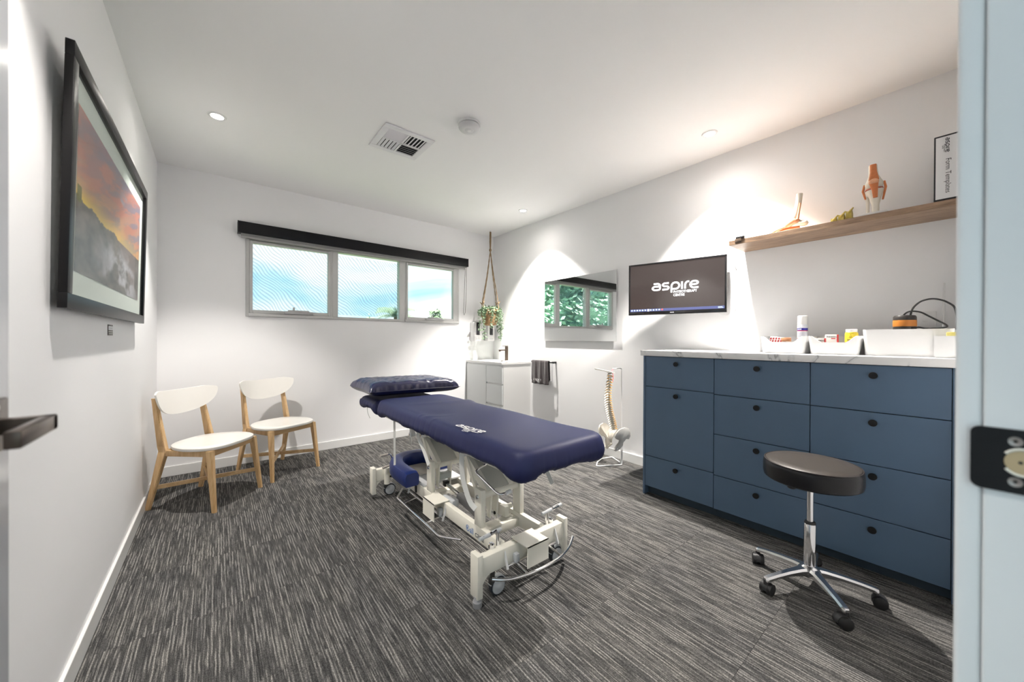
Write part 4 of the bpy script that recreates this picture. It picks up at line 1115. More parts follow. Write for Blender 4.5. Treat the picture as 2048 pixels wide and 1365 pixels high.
for sg, zz in ((-1, .095), (1, .115)):
    s = MB(); s.tube([(KX, KY + sg * .041, KZ + .20), (KX, KY + sg * .047, KZ + .165), (KX - .003, KY + sg * .036, KZ + zz)], .006, 8, taper=[.8, 1, .7]); build('side_ligament', s, ORANGE, kn)

# foot skeleton model
ft = thing('foot_model', 'white and orange skeletal foot and ankle model at left of shelf', 'anatomical model', (2.99, .76, SZ1))
FX, FZ = 2.985, SZ1
build('base', MB().box(FX - .03, FX + .03, .665, .745, FZ + .0005, FZ + .022, r=.002), WHITE, ft)
def blob(name, pts, r, m, n=12, tp=None): 
    s = MB(); s.tube(pts, r, n, taper=tp); return build(name, s, m, ft, angle=80)
blob('shin_bone', [(FX, .672, FZ + .255), (FX, .677, FZ + .20), (FX, .688, FZ + .14), (FX, .696, FZ + .105), (FX, .697, FZ + .09)], .019, BONE, 14, [.95, .9, 1.0, 1.25, 1.0])
blob('fibula', [(FX - .014, .665, FZ + .19), (FX - .016, .672, FZ + .13), (FX - .018, .678, FZ + .085)], .006, ORANGEL, 10, [.7, 1, 1.4])
blob('heel_bone', [(FX, .628, FZ + .050), (FX, .640, FZ + .055), (FX, .670, FZ + .062), (FX, .71, FZ + .060)], .019, BONE, 14, [.5, 1.05, 1, .8])
blob('ankle_ligaments', [(FX - .006, .668, FZ + .075), (FX - .008, .70, FZ + .080), (FX - .006, .735, FZ + .062), (FX - .004, .765, FZ + .048)], .021, ORANGEL, 12, [.5, 1.15, 1, .6])
for i in range(5):
    o_ = (i - 2) * .013
    blob('toe_bone', [(FX + o_ * .6, .735, FZ + .058 - abs(i - 1) * .004), (FX + o_, .79, FZ + .038 - .003 * i), (FX + o_ * 1.2, .835 - .004 * i, FZ + .012), (FX + o_ * 1.25, .862 - .008 * i, FZ + .008)], .0075, BONE if i % 2 else ORANGEL, 8, [1, .7, 1, .8])
blob('sole_muscle', [(FX, .67, FZ + .034), (FX, .74, FZ + .034), (FX, .80, FZ + .020), (FX, .84, FZ + .010)], .017, ORANGE, 12, [.6, 1, .8, .4])

# yellow vertebra model
vm = thing('vertebrae_model', 'small yellow vertebrae model lying between the foot and knee models', 'anatomical model', (3.0, .475, SZ1))
for i in range(3):
    y, z = .50 - .035 * i, SZ1 + .025 + .014 * i
    s = MB(); s.lathe([(.016, -.015), (.028, -.013), (.023, 0), (.028, .013), (.016, .015)], (3.0, y, z), 'Y', 16)
    for a in (-.3, 1.4, 2.6, 4.2): s.tube([(3.0, y, z), (3.0 + .018 * math.cos(a), y + .004, z + .018 * math.sin(a)), (3.0 + .050 * math.cos(a), y - .016, z + .046 * math.sin(a))], .009, 7, taper=[1.2, 1, .4])
    for v_ in s.bm.verts: v_.co.z = max(v_.co.z, SZ1 + .001)
    build('vertebra', s, YELLOWB, vm, angle=60)
s = MB(); s.tube([(2.985, .555, SZ1 + .008), (2.99, .53, SZ1 + .014), (3.0, .47, SZ1 + .03), (3.0, .42, SZ1 + .05)], .008, 8, taper=[.6, 1, 1, .6]); build('disc', s, mat('disc_peach', (.62, .42, .20), .5), vm)

# webcam and pale device at the left end of the shelf
wc = thing('webcam', 'small black webcam clipped to the front edge of the shelf', 'webcam', (2.88, .98, SZ1))
build('body', MB().box(2.858, 2.885, .955, 1.010, SZ1 + .004, SZ1 + .022, r=.006), BLACKP, wc)
build('clip', MB().box(2.857, 2.8605, .972, 1.012, SZ1 - .026, SZ1 + .006, r=.001).box(2.857, 2.91, .972, 1.012, SZ1 + .001, SZ1 + .005, r=.001), mat('smoked_clip', (.10, .07, .05), .3), wc)
pd = MB(); pd.ball((2.93, 1.000, SZ1 + .012), .05, 3, (.6, .9, .24)); tag(build('computer_mouse', pd, WHITE, None, origin=(2.93, 1.0, SZ1)), 'pale rounded mouse lying behind the webcam on the shelf', 'mouse')

# ------------------------------------------------------------------ things on the bench
def taper_bin(name, y0, y1, x0, x1, h, cut, label, m=WHITE):
    t = thing(name, label, 'bin', ((x0 + x1) / 2, (y0 + y1) / 2, ZBT), 'white storage bins on the bench')
    z0 = ZBT + .0008; fl_ = .010; th = .003
    def outline(k_, n=10):
        return rrect2(x0 + fl_ * (1 - k_), x1 - fl_ * (1 - k_), y0 + fl_ * (1 - k_), y1 - fl_ * (1 - k_), .018, n)
    def rrect2(a, b_, c, d_, r, n):
        p = []
        for cx, cy, a0 in ((b_ - r, c + r, -PI / 2), (b_ - r, d_ - r, 0), (a + r, d_ - r, PI / 2), (a + r, c + r, PI)):
            for i in range(n + 1): q = a0 + PI / 2 * i / n; p.append((cx + r * math.cos(q), cy + r * math.sin(q)))
        # subdivide straight runs
        out = []
        for i in range(len(p)):
            q0, q1 = p[i], p[(i + 1) % len(p)]; d2 = math.hypot(q1[0] - q0[0], q1[1] - q0[1]); m_ = max(1, int(d2 / .012))
            for k2 in range(m_): out.append((q0[0] + (q1[0] - q0[0]) * k2 / m_, q0[1] + (q1[1] - q0[1]) * k2 / m_))
        return out
    base = outline(0); K = []
    yc, hw_ = (y0 + y1) / 2, (y1 - y0) / 2
    def htop(x, y):
        if cut and x < x0 + .03:
            q = abs(y - yc) / hw_; tt = min(1, max(0, (q - .42) / .40)); tt = tt * tt * (3 - 2 * tt); return h * (.655 + .345 * tt)
        return h
    rs = []
    for lev in (0, .15, .4, .7, 1.0):
        r = []
        for x, y in base:
            ht = htop(x, y) * lev; kx = ht / h
            r.append(Vector((x + fl_ * kx * (1 if x > (x0 + x1) / 2 else -1) * min(1, abs(x - (x0 + x1) / 2) / ((x1 - x0) / 2 - fl_)), y + fl_ * kx * (y - yc) / (hw_ - fl_), z0 + ht)))
        rs.append(r)
    inner = []
    for lev in (1.0, .6, .04):
        r = []
        for x, y in base:
            ht = htop(x, y) * lev; kx = ht / h; cxm = (x0 + x1) / 2
            xx = x + fl_ * kx * max(-1, min(1, (x - cxm) / ((x1 - x0) / 2 - fl_))); yy = y + fl_ * kx * (y - yc) / (hw_ - fl_)
            r.append(Vector((cxm + (xx - cxm) * (1 - th / ((x1 - x0) / 2)), yc + (yy - yc) * (1 - th / hw_), z0 + ht)))
        inner.append(r)
    s = MB(); s.rings(rs + inner); build('shell', s, m, t, angle=50)
    return t
taper_bin('storage_bin', .594, .836, 2.795, 3.02, .108, True, 'white plastic scoop front bin holding tape rolls and spray can')
taper_bin('storage_bin', .349, .585, 2.795, 3.02, .108, True, 'white plastic scoop front bin holding small boxes and yellow jar')
taper_bin('storage_bin', .016, .344, 2.795, 3.06, .142, False, 'large white plastic bin with straight rim holding orange and black device')
wbx = thing('small_white_box', 'small square white open box at the near bench end', 'box', (2.73, .04, ZBT))
s = MB(); a0, a1, b0, b1 = 2.690, 2.780, -.006, .0795
s.box(a0, a0 + .003, b0, b1, ZBT + .005, 1.2275); s.box(a1 - .003, a1, b0, b1, ZBT + .005, 1.2275); s.box(a0 + .003, a1 - .003, b0, b0 + .003, ZBT + .005, 1.2275); s.box(a0 + .003, a1 - .003, b1 - .003, b1, ZBT + .005, 1.2275)
build('shell', s, WHITEG, wbx); build('foot', MB().box(a0 + .004, a1 - .004, b0 + .004, b1 - .004, ZBT + .0005, ZBT + .008), WHITE, wbx)
tag(build('yellow_sponge', MB().box(2.715, 2.76, .006, .042, ZBT + .008, 1.246, r=.004), mat('sponge_yellow', (.74, .66, .22), .9, bump=.8, bscale=300, vary=.2, vscale=60), None, origin=(2.74, .02, ZBT)), 'pale yellow sponge standing in the small white box', 'sponge')
BB = ZBT + .006
# bin 1 contents
cn = thing('spray_can', 'white aerosol spray can with blue and red label in left bin', 'spray can', (2.93, .640, BB))
build('can_body', MB().lathe([(.025, 0), (.027, .004), (.027, .172), (.0255, .178)], (2.93, .640, BB), 'Z', 32), mat('can_white', (.66, .68, .74), .3), cn)
build('cap', MB().lathe([(.0262, .178), (.0268, .182), (.0262, .232), (.022, .236), (.001, .236)], (2.93, .640, BB), 'Z', 32), WHITEG, cn)
def band(z0, z1, m, nm, r=.0273): build(nm, MB().lathe([(r, z0), (r, z1)], (2.93, .640, BB), 'Z', 32, cap=False), m, cn)
band(.140, .156, INKN, 'label_band'); band(.136, .140, RED, 'label_stripe'); band(.088, .091, RED, 'label_stripe')
s = MB()
for i in range(6):
    z = .128 - .0055 * i; s.lathe([(.02735, z), (.02735, z + .0018)], (2.93, .640, BB), 'Z', 32, cap=False)
for f_ in [f for f in s.bm.faces if f.calc_center_median().x > 2.93 - .006 or abs(f.calc_center_median().y - .640) > .021]: s.bm.faces.remove(f_)
build('label_print', s, mat('grey_print', (.35, .36, .45), .6), cn)
def hoop_text(o_body, size, x, y, r, z, m, par, nm):
    s = MB(); text_into(s, o_body, size, Matrix.Identity(4), align='CENTER')
    for v_ in s.bm.verts:
        a = v_.co.x / r; v_.co = Vector((x - r * math.cos(a), y - r * math.sin(a), z + v_.co.y))
    build(nm, s, m, par, smooth=False)
s = MB()
for a0_, a1_ in ((-.85, -.40), (-.34, .02)):
    rr_ = .0276; P_ = [(2.93 - rr_ * math.cos(a0_ + (a1_ - a0_) * i / 6), .640 - rr_ * math.sin(a0_ + (a1_ - a0_) * i / 6)) for i in range(7)]
    for p_, q_ in zip(P_, P_[1:]): s.quad((*p_, BB + .1455), (*q_, BB + .1455), (*q_, BB + .1505), (*p_, BB + .1505))
build('label_name', s, WPRINT, cn, smooth=False)
tp = thing('tape_pack', 'red and white striped pack of tape in the left bin', 'tape', (2.87, .77, BB))
build('pack', MB().box(2.845, 2.90, .715, .800, BB, BB + .098, r=.006, rot=Matrix.Rotation(.12, 3, 'X')), mat('pack_white', (.75, .72, .72), .4), tp)
s = MB()
for r_ in range(2):
    for i in range(5):
        s.box(2.8425, 2.8445, .728 + .015 * i - r_ * .004, .736 + .015 * i - r_ * .004, BB + .066 + .016 * r_, BB + .078 + .016 * r_, rot=Matrix.Rotation(.35, 3, 'X'))
build('printed_blocks', s, RED, tp)
rt_ = thing('tape_roll', 'tan strapping tape roll with blue core in left bin', 'tape', (2.845, .705, BB))
RZ = BB + .070
build('roll', MB().lathe([(.012, 0), (.012, .024), (.024, .024), (.026, .021), (.026, .003), (.024, 0), (.012, 0)], (2.842, .704, RZ), 'Z', 36, cap=False), TAN, rt_)
build('core', MB().lathe([(.0118, .001), (.0118, .0238), (.010, .0238), (.010, .001)], (2.842, .704, RZ), 'Z', 24, cap=False), INKN, rt_)
s = MB().lathe([(.026, -.070), (.026, -.001)], (2.842, .704, RZ), 'Z', 36); tag(build('tape_roll', s, mat('tan_tape_pale', (.58, .42, .32), .6), None), 'plain beige tape roll under the tan roll in the left bin', 'tape')
# bin 2 contents
def carton(x, y0, y1, z1, label, cut=False):
    t = thing('needle_box', label, 'box', (x, (y0 + y1) / 2, BB), 'small medicine cartons in the middle bin')
    build('carton', MB().box(x, x + .03, y0, y1, BB, z1, r=.0008), mat('carton_cream', (.66, .65, .62), .6), t)
    k_ = MB(); text_into(k_, 'hwato-', .0165, frame((x - .0006, y1 - .008, z1 - .0185), (0, -1, 0), (0, 0, 1)), sx=1.0, bold=.0003); build('brand_print', k_, INK, t, smooth=False)
    k_ = MB().box(x - .0006, x - .0001, y0 + .010, y0 + .030, z1 - .028, z1 - .022); build('red_print', k_, RED, t)
    build('edge_stripe', MB().box(x - .0004, x + .0304, y0 - .0004, y0 + .004, BB + .001, z1 - .001), RED, t)
    return t
carton(2.90, .464, .523, 1.241, 'taller cream needle box printed hwato in the middle bin')
carton(2.85, .514, .566, 1.218, 'shorter cream needle box printed hwato, left in the middle bin')
yj = thing('sharps_jar', 'yellow sharps jar with white lid and black hazard sign in middle bin', 'jar', (2.92, .405, BB))
build('jar_body', MB().lathe([(.028, 0), (.030, .004), (.030, .118), (.027, .125), (.024, .128)], (2.92, .405, BB), 'Z', 36), YELLOW, yj)
build('lid', MB().lathe([(.0255, .126), (.0265, .129), (.0265, .142), (.024, .1435), (.001, .1435)], (2.92, .405, BB), 'Z', 32), WHITEG, yj)
def jar_print(pts, w):
    s = MB(); ribbon(s, pts, w, Matrix.Identity(4))
    return s
s = MB()
tri = [(-.014, .088), (.014, .088), (0, .113), (-.014, .088)]
ribbon(s, [Vector(p) for p in tri], .0022, Matrix.Identity(4))
for a in (90, 210, 330): ribbon(s, [Vector((.0035 * math.cos(t) + .0042 * math.cos(math.radians(a)), .096 + .0035 * math.sin(t) + .0042 * math.sin(math.radians(a)))) for t in [2 * PI * i / 14 for i in range(15)]], .0013, Matrix.Identity(4))

for u0_, u1_, v_, w_ in ((-.017, .017, .081, .004), (-.017, -.002, .0745, .0025), (.001, .015, .0745, .0025), (-.013, .008, .069, .002), (-.012, .013, .1195, .0014)):
    ribbon(s, [(u0_ + (u1_ - u0_) * i / 8, v_) for i in range(9)], w_, Matrix.Identity(4))
for v_ in s.bm.verts:
    a = v_.co.x / .030; v_.co = Vector((2.92 - .0304 * math.cos(a), .405 - .0304 * math.sin(a), BB + v_.co.y))
build('hazard_print', s, INK, yj, smooth=False)
# massage device in the large bin
dv_ = thing('therapy_device', 'black and orange cylindrical device with cable in the large bin', 'device', (2.90, .190, BB))
def dlathe(nm, prof, m): build(nm, MB().lathe(prof, (2.90, .190, BB), 'Z', 40), m, dv_)
ODEV = mat('device_orange', (.56, .20, .03), .4); BDEV = mat('device_black', (.030, .026, .024), .4)
dlathe('lower_body', [(.040, 0), (.044, .01), (.0445, .153)], BDEV); dlathe('orange_band', [(.0450, .153), (.0455, .156), (.0455, .184), (.0450, .187)], ODEV); dlathe('upper_body', [(.0448, .187), (.0445, .204), (.040, .212), (.034, .214), (.001, .215)], BDEV)
def k285(y, z, x=2.87): s_ = x / 2.85; return (x, y * s_, 1.2 + (z - 1.2) * s_)
s = MB(); s.tube(smooth_path([(2.90, .170, 1.333), k285(.163, 1.355), k285(.155, 1.38), k285(.133, 1.407), k285(.108, 1.418), k285(.085, 1.4195), k285(.062, 1.412), k285(.044, 1.401), k285(.020, 1.376), k285(.012, 1.34), k285(.010, 1.30), k285(.013, 1.26)], 6), .0042, 8); build('cable', s, BLACKP, dv_)
s = MB(); s.tube(smooth_path([(2.90, .200, 1.334), k285(.180, 1.354), k285(.160, 1.360), k285(.130, 1.353), k285(.10, 1.33), k285(.065, 1.302), k285(.045, 1.286), k285(.042, 1.276), k285(.055, 1.270), k285(.085, 1.268), k285(.115, 1.269), k285(.139, 1.275), (2.865, .165, 1.27)], 6), .0040, 8); build('cable', s, BLACKP, dv_)
ant = thing('wifi_router', 'white network router with upright aerial behind the large bin', 'router', (3.10, .06, ZBT))
build('aerial', MB().cyl((3.095, .058, 1.16), (3.095, .056, 1.522), .0055, .005, n=12), WHITE, ant); build('body', MB().box(3.075, 3.12, .01, .17, ZBT + .0008, ZBT + .030, r=.004), WHITE, ant)
pp = thing('power_outlet', 'white wall power outlet above the benchtop beside orange device', 'outlet', (XR, .131, 1.32))
build('plate', MB().box(XR - .008, XR, .085, .165, 1.266, 1.374, r=.003), WHITE, pp)
build('switch', MB().box(XR - .012, XR - .008, .118, .136, 1.312, 1.328, r=.002), WHITEG, pp); build('switch', MB().box(XR - .012, XR - .008, .118, .136, 1.345, 1.360, r=.002), WHITEG, pp)

# ------------------------------------------------------------------ television
tv = thing('television', 'black wall mounted television showing white logo and a taskbar', 'television', (3.0, 1.52, 1.65))
A, B = Vector((2.895, 1.893, 0)), Vector((3.083, 1.147, 0))       # far / near edge of the screen front
rv = (B - A).normalized(); nv = Vector((rv.y, -rv.x, 0));  W_ = (B - A).length
if nv.x > 0: nv = -nv
TVM = Matrix(((rv.x, 0, nv.x, A.x), (rv.y, 0, nv.y, A.y), (0, 1, 0, 1.424), (0, 0, 0, 1))); TH = .452
def tbox(mb, u0, u1, v0, v1, n0, n1, r=0):
    m2 = MB(); m2.box(u0, u1, v0, v1, n0, n1, r=r); m2.bm.transform(TVM); me = bpy.data.meshes.new('t'); m2.bm.to_mesh(me); m2.bm.free(); mb.bm.from_mesh(me); bpy.data.meshes.remove(me); return mb
s = MB(); bz = .014
tbox(s, 0, W_, 0, .030, -.035, 0, .002); tbox(s, 0, W_, TH - bz, TH, -.035, 0, .002); tbox(s, 0, bz, .03, TH - bz, -.035, 0, .002); tbox(s, W_ - bz, W_, .03, TH - bz, -.035, 0, .002)
build('bezel', s, mat('tv_gloss_black', (.010, .010, .011), .14), tv)
s = MB(); tbox(s, .01, W_ - .01, .01, TH - .01, -.04, -.008); build('back_shell', s, BLACKP, tv)
s = MB(); tbox(s, bz, W_ - bz, .03, TH - bz, -.008, -.0035); build('screen', s, mat('lcd_panel', (.012, .011, .011), .10, emit=(.030, .022, .020), estr=1.0), tv)
GLOW = mat('screen_white', (.05, .05, .05), .4, emit=(1, 1, 1), estr=1.2)
s = MB(); aspire(s, TVM @ Matrix.Translation((.205, .212, -.0030)), .365); build('screen_logo', s, GLOW, tv, smooth=False)
s = MB(); tbox(s, bz, W_ - bz, .030, .052, -.0034, -.0030); build('taskbar', s, mat('taskbar_blue', (.02, .02, .03), .3, emit=(.055, .065, .16), estr=1.0), tv)
s = MB()
for i in range(12):
    if i in (6, 11): continue
    tbox(s, bz + .010 + .0235 * i, bz + .022 + .0235 * i, .0365, .0475, -.0029, -.0026)
for k_, wd in ((.0445, .030), (.0375, .036)): tbox(s, W_ - bz - .045, W_ - bz - .045 + wd, k_ - .002, k_ + .0015, -.0029, -.0026)
build('taskbar_icons', s, mat('icon_glow', (.05, .05, .05), .4, emit=(.55, .75, 1.0), estr=.9), tv)
s = MB(); tbox(s, bz + .010 + .0235 * 6, bz + .026 + .0235 * 6, .031, .051, -.0029, -.0026); build('open_window_icon', s, mat('icon_pale', (.05, .05, .05), .4, emit=(.6, .65, .8), estr=.9), tv)
s = MB(); tbox(s, bz + .010 + .0235 * 11, bz + .024 + .0235 * 11, .0365, .0485, -.0029, -.0026); build('red_icon', s, mat('icon_red', (.05, .02, .02), .4, emit=(.9, .10, .06), estr=.9), tv)
s = MB(); tbox(s, W_ * .46, W_ * .50, .012, .018, 0, .0006); build('maker_badge', s, LGREY, tv, smooth=False)
s = MB(); s.box(3.135, XR - .001, 1.44, 1.62, 1.56, 1.74, r=.003); s.box(3.04, 3.137, 1.51, 1.55, 1.62, 1.68, r=.004); build('wall_bracket', s, BLACK, tv)
cb = MB(); cb.tube(smooth_path([(XR - .02, 1.128, 1.886), (XR - .012, 1.13, 1.86), (XR - .012, 1.125, 1.82), (XR - .012, 1.095, 1.79), (XR - .012, 1.083, 1.755), (XR - .012, 1.09, 1.70), (XR - .012, 1.092, 1.60), (XR - .012, 1.10, 1.52), (XR - .012, 1.135, 1.435), (XR - .015, 1.175, 1.405), (XR - .03, 1.225, 1.425)], 6), .0022, 6)
cb.tube(smooth_path([(XR - .014, 1.120, 1.815), (XR - .014, 1.098, 1.755), (XR - .014, 1.090, 1.735), (XR - .014, 1.086, 1.755), (XR - .014, 1.110, 1.800)], 5), .002, 6)
tag(build('television_cable', cb, WHITE, None), 'thin white cable hanging from the shelf to the television', 'cable')

# ------------------------------------------------------------------ mirror
mi = thing('wall_mirror', 'frameless rectangular mirror on right wall reflecting the window', 'mirror', (XR, 2.72, 1.55))
build('glass', MB().box(XR - .022, XR - .016, 2.196, 3.238, 1.188, 1.918, r=.0008, seg=1), mat('mirror_silver', (.84, .86, .855), .015, 1.0), mi)
build('backing', MB().box(XR - .016, XR - .001, 2.23, 3.20, 1.22, 1.89), mat('mirror_backing', (.5, .5, .48), .6), mi)

# ------------------------------------------------------------------ vanity corner
VX, VY = 2.700, 3.514
va = thing('vanity_cabinet', 'white vanity cabinet with one door and drawers in far right corner', 'cabinet', (2.93, 3.92, 0))
VW = mat('vanity_white', (.70, .72, .72), .3)
build('carcass', MB().box(VX + .020, XR - .001, VY, YB - .001, .10, .893), mat('vanity_side', (.80, .80, .79), .3), va)
build('kickboard', MB().box(VX + .06, VX + .075, VY + .02, YB - .002, .0005, .10), VW, va)
build('door', MB().box(VX, VX + .018, 3.854, YB - .012, .10, .872, r=.0015, seg=1), VW, va)
for z0, z1 in ((.660, .872), (.398, .640), (.10, .378)):
    build('drawer_front', MB().box(VX, VX + .018, VY + .0005, 3.850, z0, z1, r=.0015, seg=1), VW, va)
build('finger_rail', MB().box(VX + .012, VX + .022, VY, YB - .002, .870, .894), VW, va)
bs = thing('wash_basin', 'white moulded wash basin slab on the vanity', 'basin', (2.93, 3.92, .9))
def basin():
    s = MB(); ox0, ox1, oy0, oy1 = VX - .008, XR - .001, VY - .006, YB - .001; cx, cy = 2.905, 3.93
    def ring(hx, hy, z, e, n=48):
        r = []
        for i in range(n):
            a = 2 * PI * i / n + PI / 4 * 0; c, s2 = math.cos(a), math.sin(a)
            r.append(Vector((cx + hx * math.copysign(abs(c) ** e, c), cy + hy * math.copysign(abs(s2) ** e, s2), z)))
        return r
    def rect(z, n=48):
        r = []
        for i in range(n):
            a = 2 * PI * i / n; c, s2 = math.cos(a), math.sin(a); m_ = max(abs(c), abs(s2)); u_, v_ = c / m_, s2 / m_
            r.append(Vector(((ox0 + ox1) / 2 + u_ * (ox1 - ox0) / 2, (oy0 + oy1) / 2 + v_ * (oy1 - oy0) / 2, z)))
        return r
    s.rings([rect(.8945), rect(.898), rect(.916), rect(.918), ring(.165, .26, .918, .55), ring(.155, .25, .912, .55), ring(.12, .20, .855, .6), ring(.06, .10, .845, .8), ring(.005, .005, .843, 1)])
    build('basin', s, CERAM, bs, angle=35)
    build('plug', MB().lathe([(.022, .846), (.020, .850), (.002, .851)], (2.905, 3.93, 0), 'Z', 24), CHROME, bs)
basin()
tap = thing('basin_tap', 'dark bronze square basin mixer tap on the vanity', 'tap', (3.075, 3.90, .918))
TX, TY = 3.075, 3.905
build('body', MB().box(TX - .017, TX + .017, TY - .017, TY + .017, .9185, 1.112, r=.004), BRONZE, tap)
build('spout', MB().box(TX - .125, TX - .015, TY - .014, TY + .014, 1.052, 1.068, r=.003).box(TX - .125, TX - .103, TY - .011, TY + .011, 1.042, 1.054, r=.003), BRONZE, tap)
build('lever', MB().box(TX - .065, TX + .017, TY - .015, TY + .015, 1.114, 1.121, r=.002), BRONZE, tap)
SPL = mat('splashback_glass', (.80, .82, .81), .10)
tag(build('splashback', MB().box(2.724, XR - .007, YB - .006, YB - .0003, .919, 1.190, r=.0008, seg=1), SPL, None, origin=(2.94, YB, 1.05)), 'white glass splashback panel on the back wall behind vanity', 'splashback', 'vanity splashbacks')
tag(build('splashback', MB().box(XR - .006, XR - .0003, 3.520, YB - .007, .919, 1.208, r=.0008, seg=1), SPL, None, origin=(XR, 3.9, 1.05)), 'white glass splashback panel on right wall behind the tap', 'splashback', 'vanity splashbacks')
def dispenser(x0, x1, label):
    t = thing('soap_dispenser', label, 'dispenser', ((x0 + x1) / 2, YB, 1.31), 'wall dispensers above the basin'); xm = (x0 + x1) / 2
    build('body', MB().box(x0, x1, YB - .098, YB - .001, 1.178, 1.447, r=.016, seg=4), WHITE, t)
    build('front_cover', MB().box(x0 + .004, x1 - .004, YB - .104, YB - .090, 1.182, 1.443, r=.006), WHITEG, t)
    build('level_window', MB().box(xm - .026, xm + .026, YB - .107, YB - .100, 1.265, 1.440, r=.008, seg=3), mat('smoked_window', (.02, .018, .025), .15), t)
    s = MB()
    for k_ in (-.022, 0, .022): s.cyl((xm + k_, YB - .1045, 1.212), (xm + k_, YB - .1055, 1.212), .005, n=12)
    build('indicator', s, mat('indicator_grey', (.40, .42, .45), .4), t)
dispenser(2.755, 2.885, 'left white wall dispenser with black window above the basin')
dispenser(2.985, 3.110, 'right white wall dispenser with black window nearest the corner')

# towel ring and towel
rg = thing('towel_ring', 'black and chrome square towel ring on right wall beside vanity', 'towel rail', (3.11, 3.23, .93))
build('bar', MB().box(3.093, 3.107, 3.048, 3.425, .922, .936, r=.002), BLACK, rg)
s = MB(); s.box(3.094, 3.106, 3.050, 3.062, .700, .924, r=.002).box(3.094, 3.106, 3.412, 3.424, .700, .924, r=.002).box(3.094, 3.106, 3.062, 3.412, .700, .712, r=.002); build('loop', s, CHROME, rg)
s = MB(); s.box(3.10, XR - .001, 3.400, 3.424, .918, .940, r=.002).box(3.10, XR - .001, 3.048, 3.070, .918, .940, r=.002); build('wall_post', s, BLACK, rg)
tw = thing('hand_towel', 'dark charcoal terry hand towel hung over the towel ring', 'towel', (3.1, 3.25, .8))
def towel():
    s = MB(); NU, NV = 46, 40; x_b = 3.100
    V = []
    for j_ in range(NV + 1):
        r = []
        for i in range(NU + 1):
            u_ = i / NU; v_ = j_ / NV; y = 3.405 - .290 * u_; fold = .013 * math.sin(u_ * 19 + .6) + .006 * math.sin(u_ * 41 + v_ * 2)
            if v_ < .46:
                q = v_ / .46; z = .660 + .275 * q; x = x_b - .014 - .010 * (1 - q) + fold * (1 - .75 * q); y += (.012 * (u_ - .5)) * (1 - q) - .022 * (1 - q) * u_
            elif v_ < .56:
                a = PI * (v_ - .46) / .10; x = x_b - .014 * math.cos(a) + fold * .25; z = .937 + .010 * math.sin(a)
            else:
                q = (v_ - .56) / .44; z = .937 - .245 * q; x = x_b + .014 + .012 * q + fold * .5 * q
            r.append(s.bm.verts.new((x, y, z)))
        V.append(r)
    for j_ in range(NV):
        for i in range(NU): s.bm.faces.new((V[j_][i], V[j_][i + 1], V[j_ + 1][i + 1], V[j_ + 1][i]))
    m = mat('charcoal_terry', (.050, .040, .043), .95, bump=1.0, bscale=260, vary=.45, vscale=90, sheen=.4)
    o = build('cloth', s, m, tw, angle=180)
    sm = o.modifiers.new('thick', 'SOLIDIFY'); sm.thickness = .005; sm.offset = 0
    k_ = MB(); aspire(k_, frame((3.066, 3.345, .702), (0, -1, 0), (0, 0, 1)), .13); build('logo_print', k_, WPRINT, tw, smooth=False)
towel()

# hanging planter
hp = thing('hanging_planter', 'woven hanging basket planter on jute ropes with trailing ivy in the corner', 'planter', (2.925, 4.085, ZC))
PXc, PYc = 2.925, 4.085
build('hook', MB().tube([(PXc, PYc, ZC - .001), (PXc, PYc, ZC - .03)], .004, 8), WHITE, hp)
s = MB(); s.tube([(PXc - .004, PYc, ZC - .02), (PXc - .006, PYc, 2.55), (PXc, PYc, 2.44)], .0085, 8); s.tube([(PXc + .006, PYc, ZC - .02), (PXc + .006, PYc, 2.55), (PXc, PYc, 2.44)], .0085, 8); s.ball((PXc, PYc, 2.435), .018, 2, (1, 1, 1.3)); build('rope_loop', s, ROPE, hp)
for i in range(4):
    a = math.radians(20 + 90 * i); ex, ey = PXc + .150 * math.cos(a), PYc + .128 * math.sin(a)
    s = MB(); pts = [(PXc, PYc, 2.43), (PXc + (ex - PXc) * .42, PYc + (ey - PYc) * .42, 2.08), (ex, ey, 1.690), (PXc + .122 * math.cos(a), PYc + .122 * math.sin(a), 1.60)]
    pts = smooth_path(pts, 14); s.tube(pts, .0062, 7, taper=[1 + .22 * math.sin(k_ * 2.1) for k_ in range(len(pts))])
    s.ball((ex, ey, 1.700), .013, 2); s.tube([(ex, ey, 1.70), (ex + .03 * math.cos(a + .5), ey + .02 * math.sin(a), 1.722)], .005, 6); s.tube([(ex, ey, 1.70), (ex - .02 * math.cos(a), ey, 1.73)], .004, 6)
    build('rope', s, ROPE, hp)
BASK = mat('woven_basket', (.30, .175, .085), .75, bump=.8, bscale=120, vary=.5, vscale=45)
s = MB(); prof = [(.055, 1.395), (.085, 1.402)]
for i in range(15): prof.append((.088 + .034 * math.sin(min(1, i / 11) * PI / 2) + (.004 if i % 2 else 0), 1.408 + .0145 * i))
prof += [(.112, 1.62), (.10, 1.60), (.02, 1.59)]
s.lathe(prof, (PXc, PYc, 0), 'Z', 40); build('basket', s, BASK, hp)
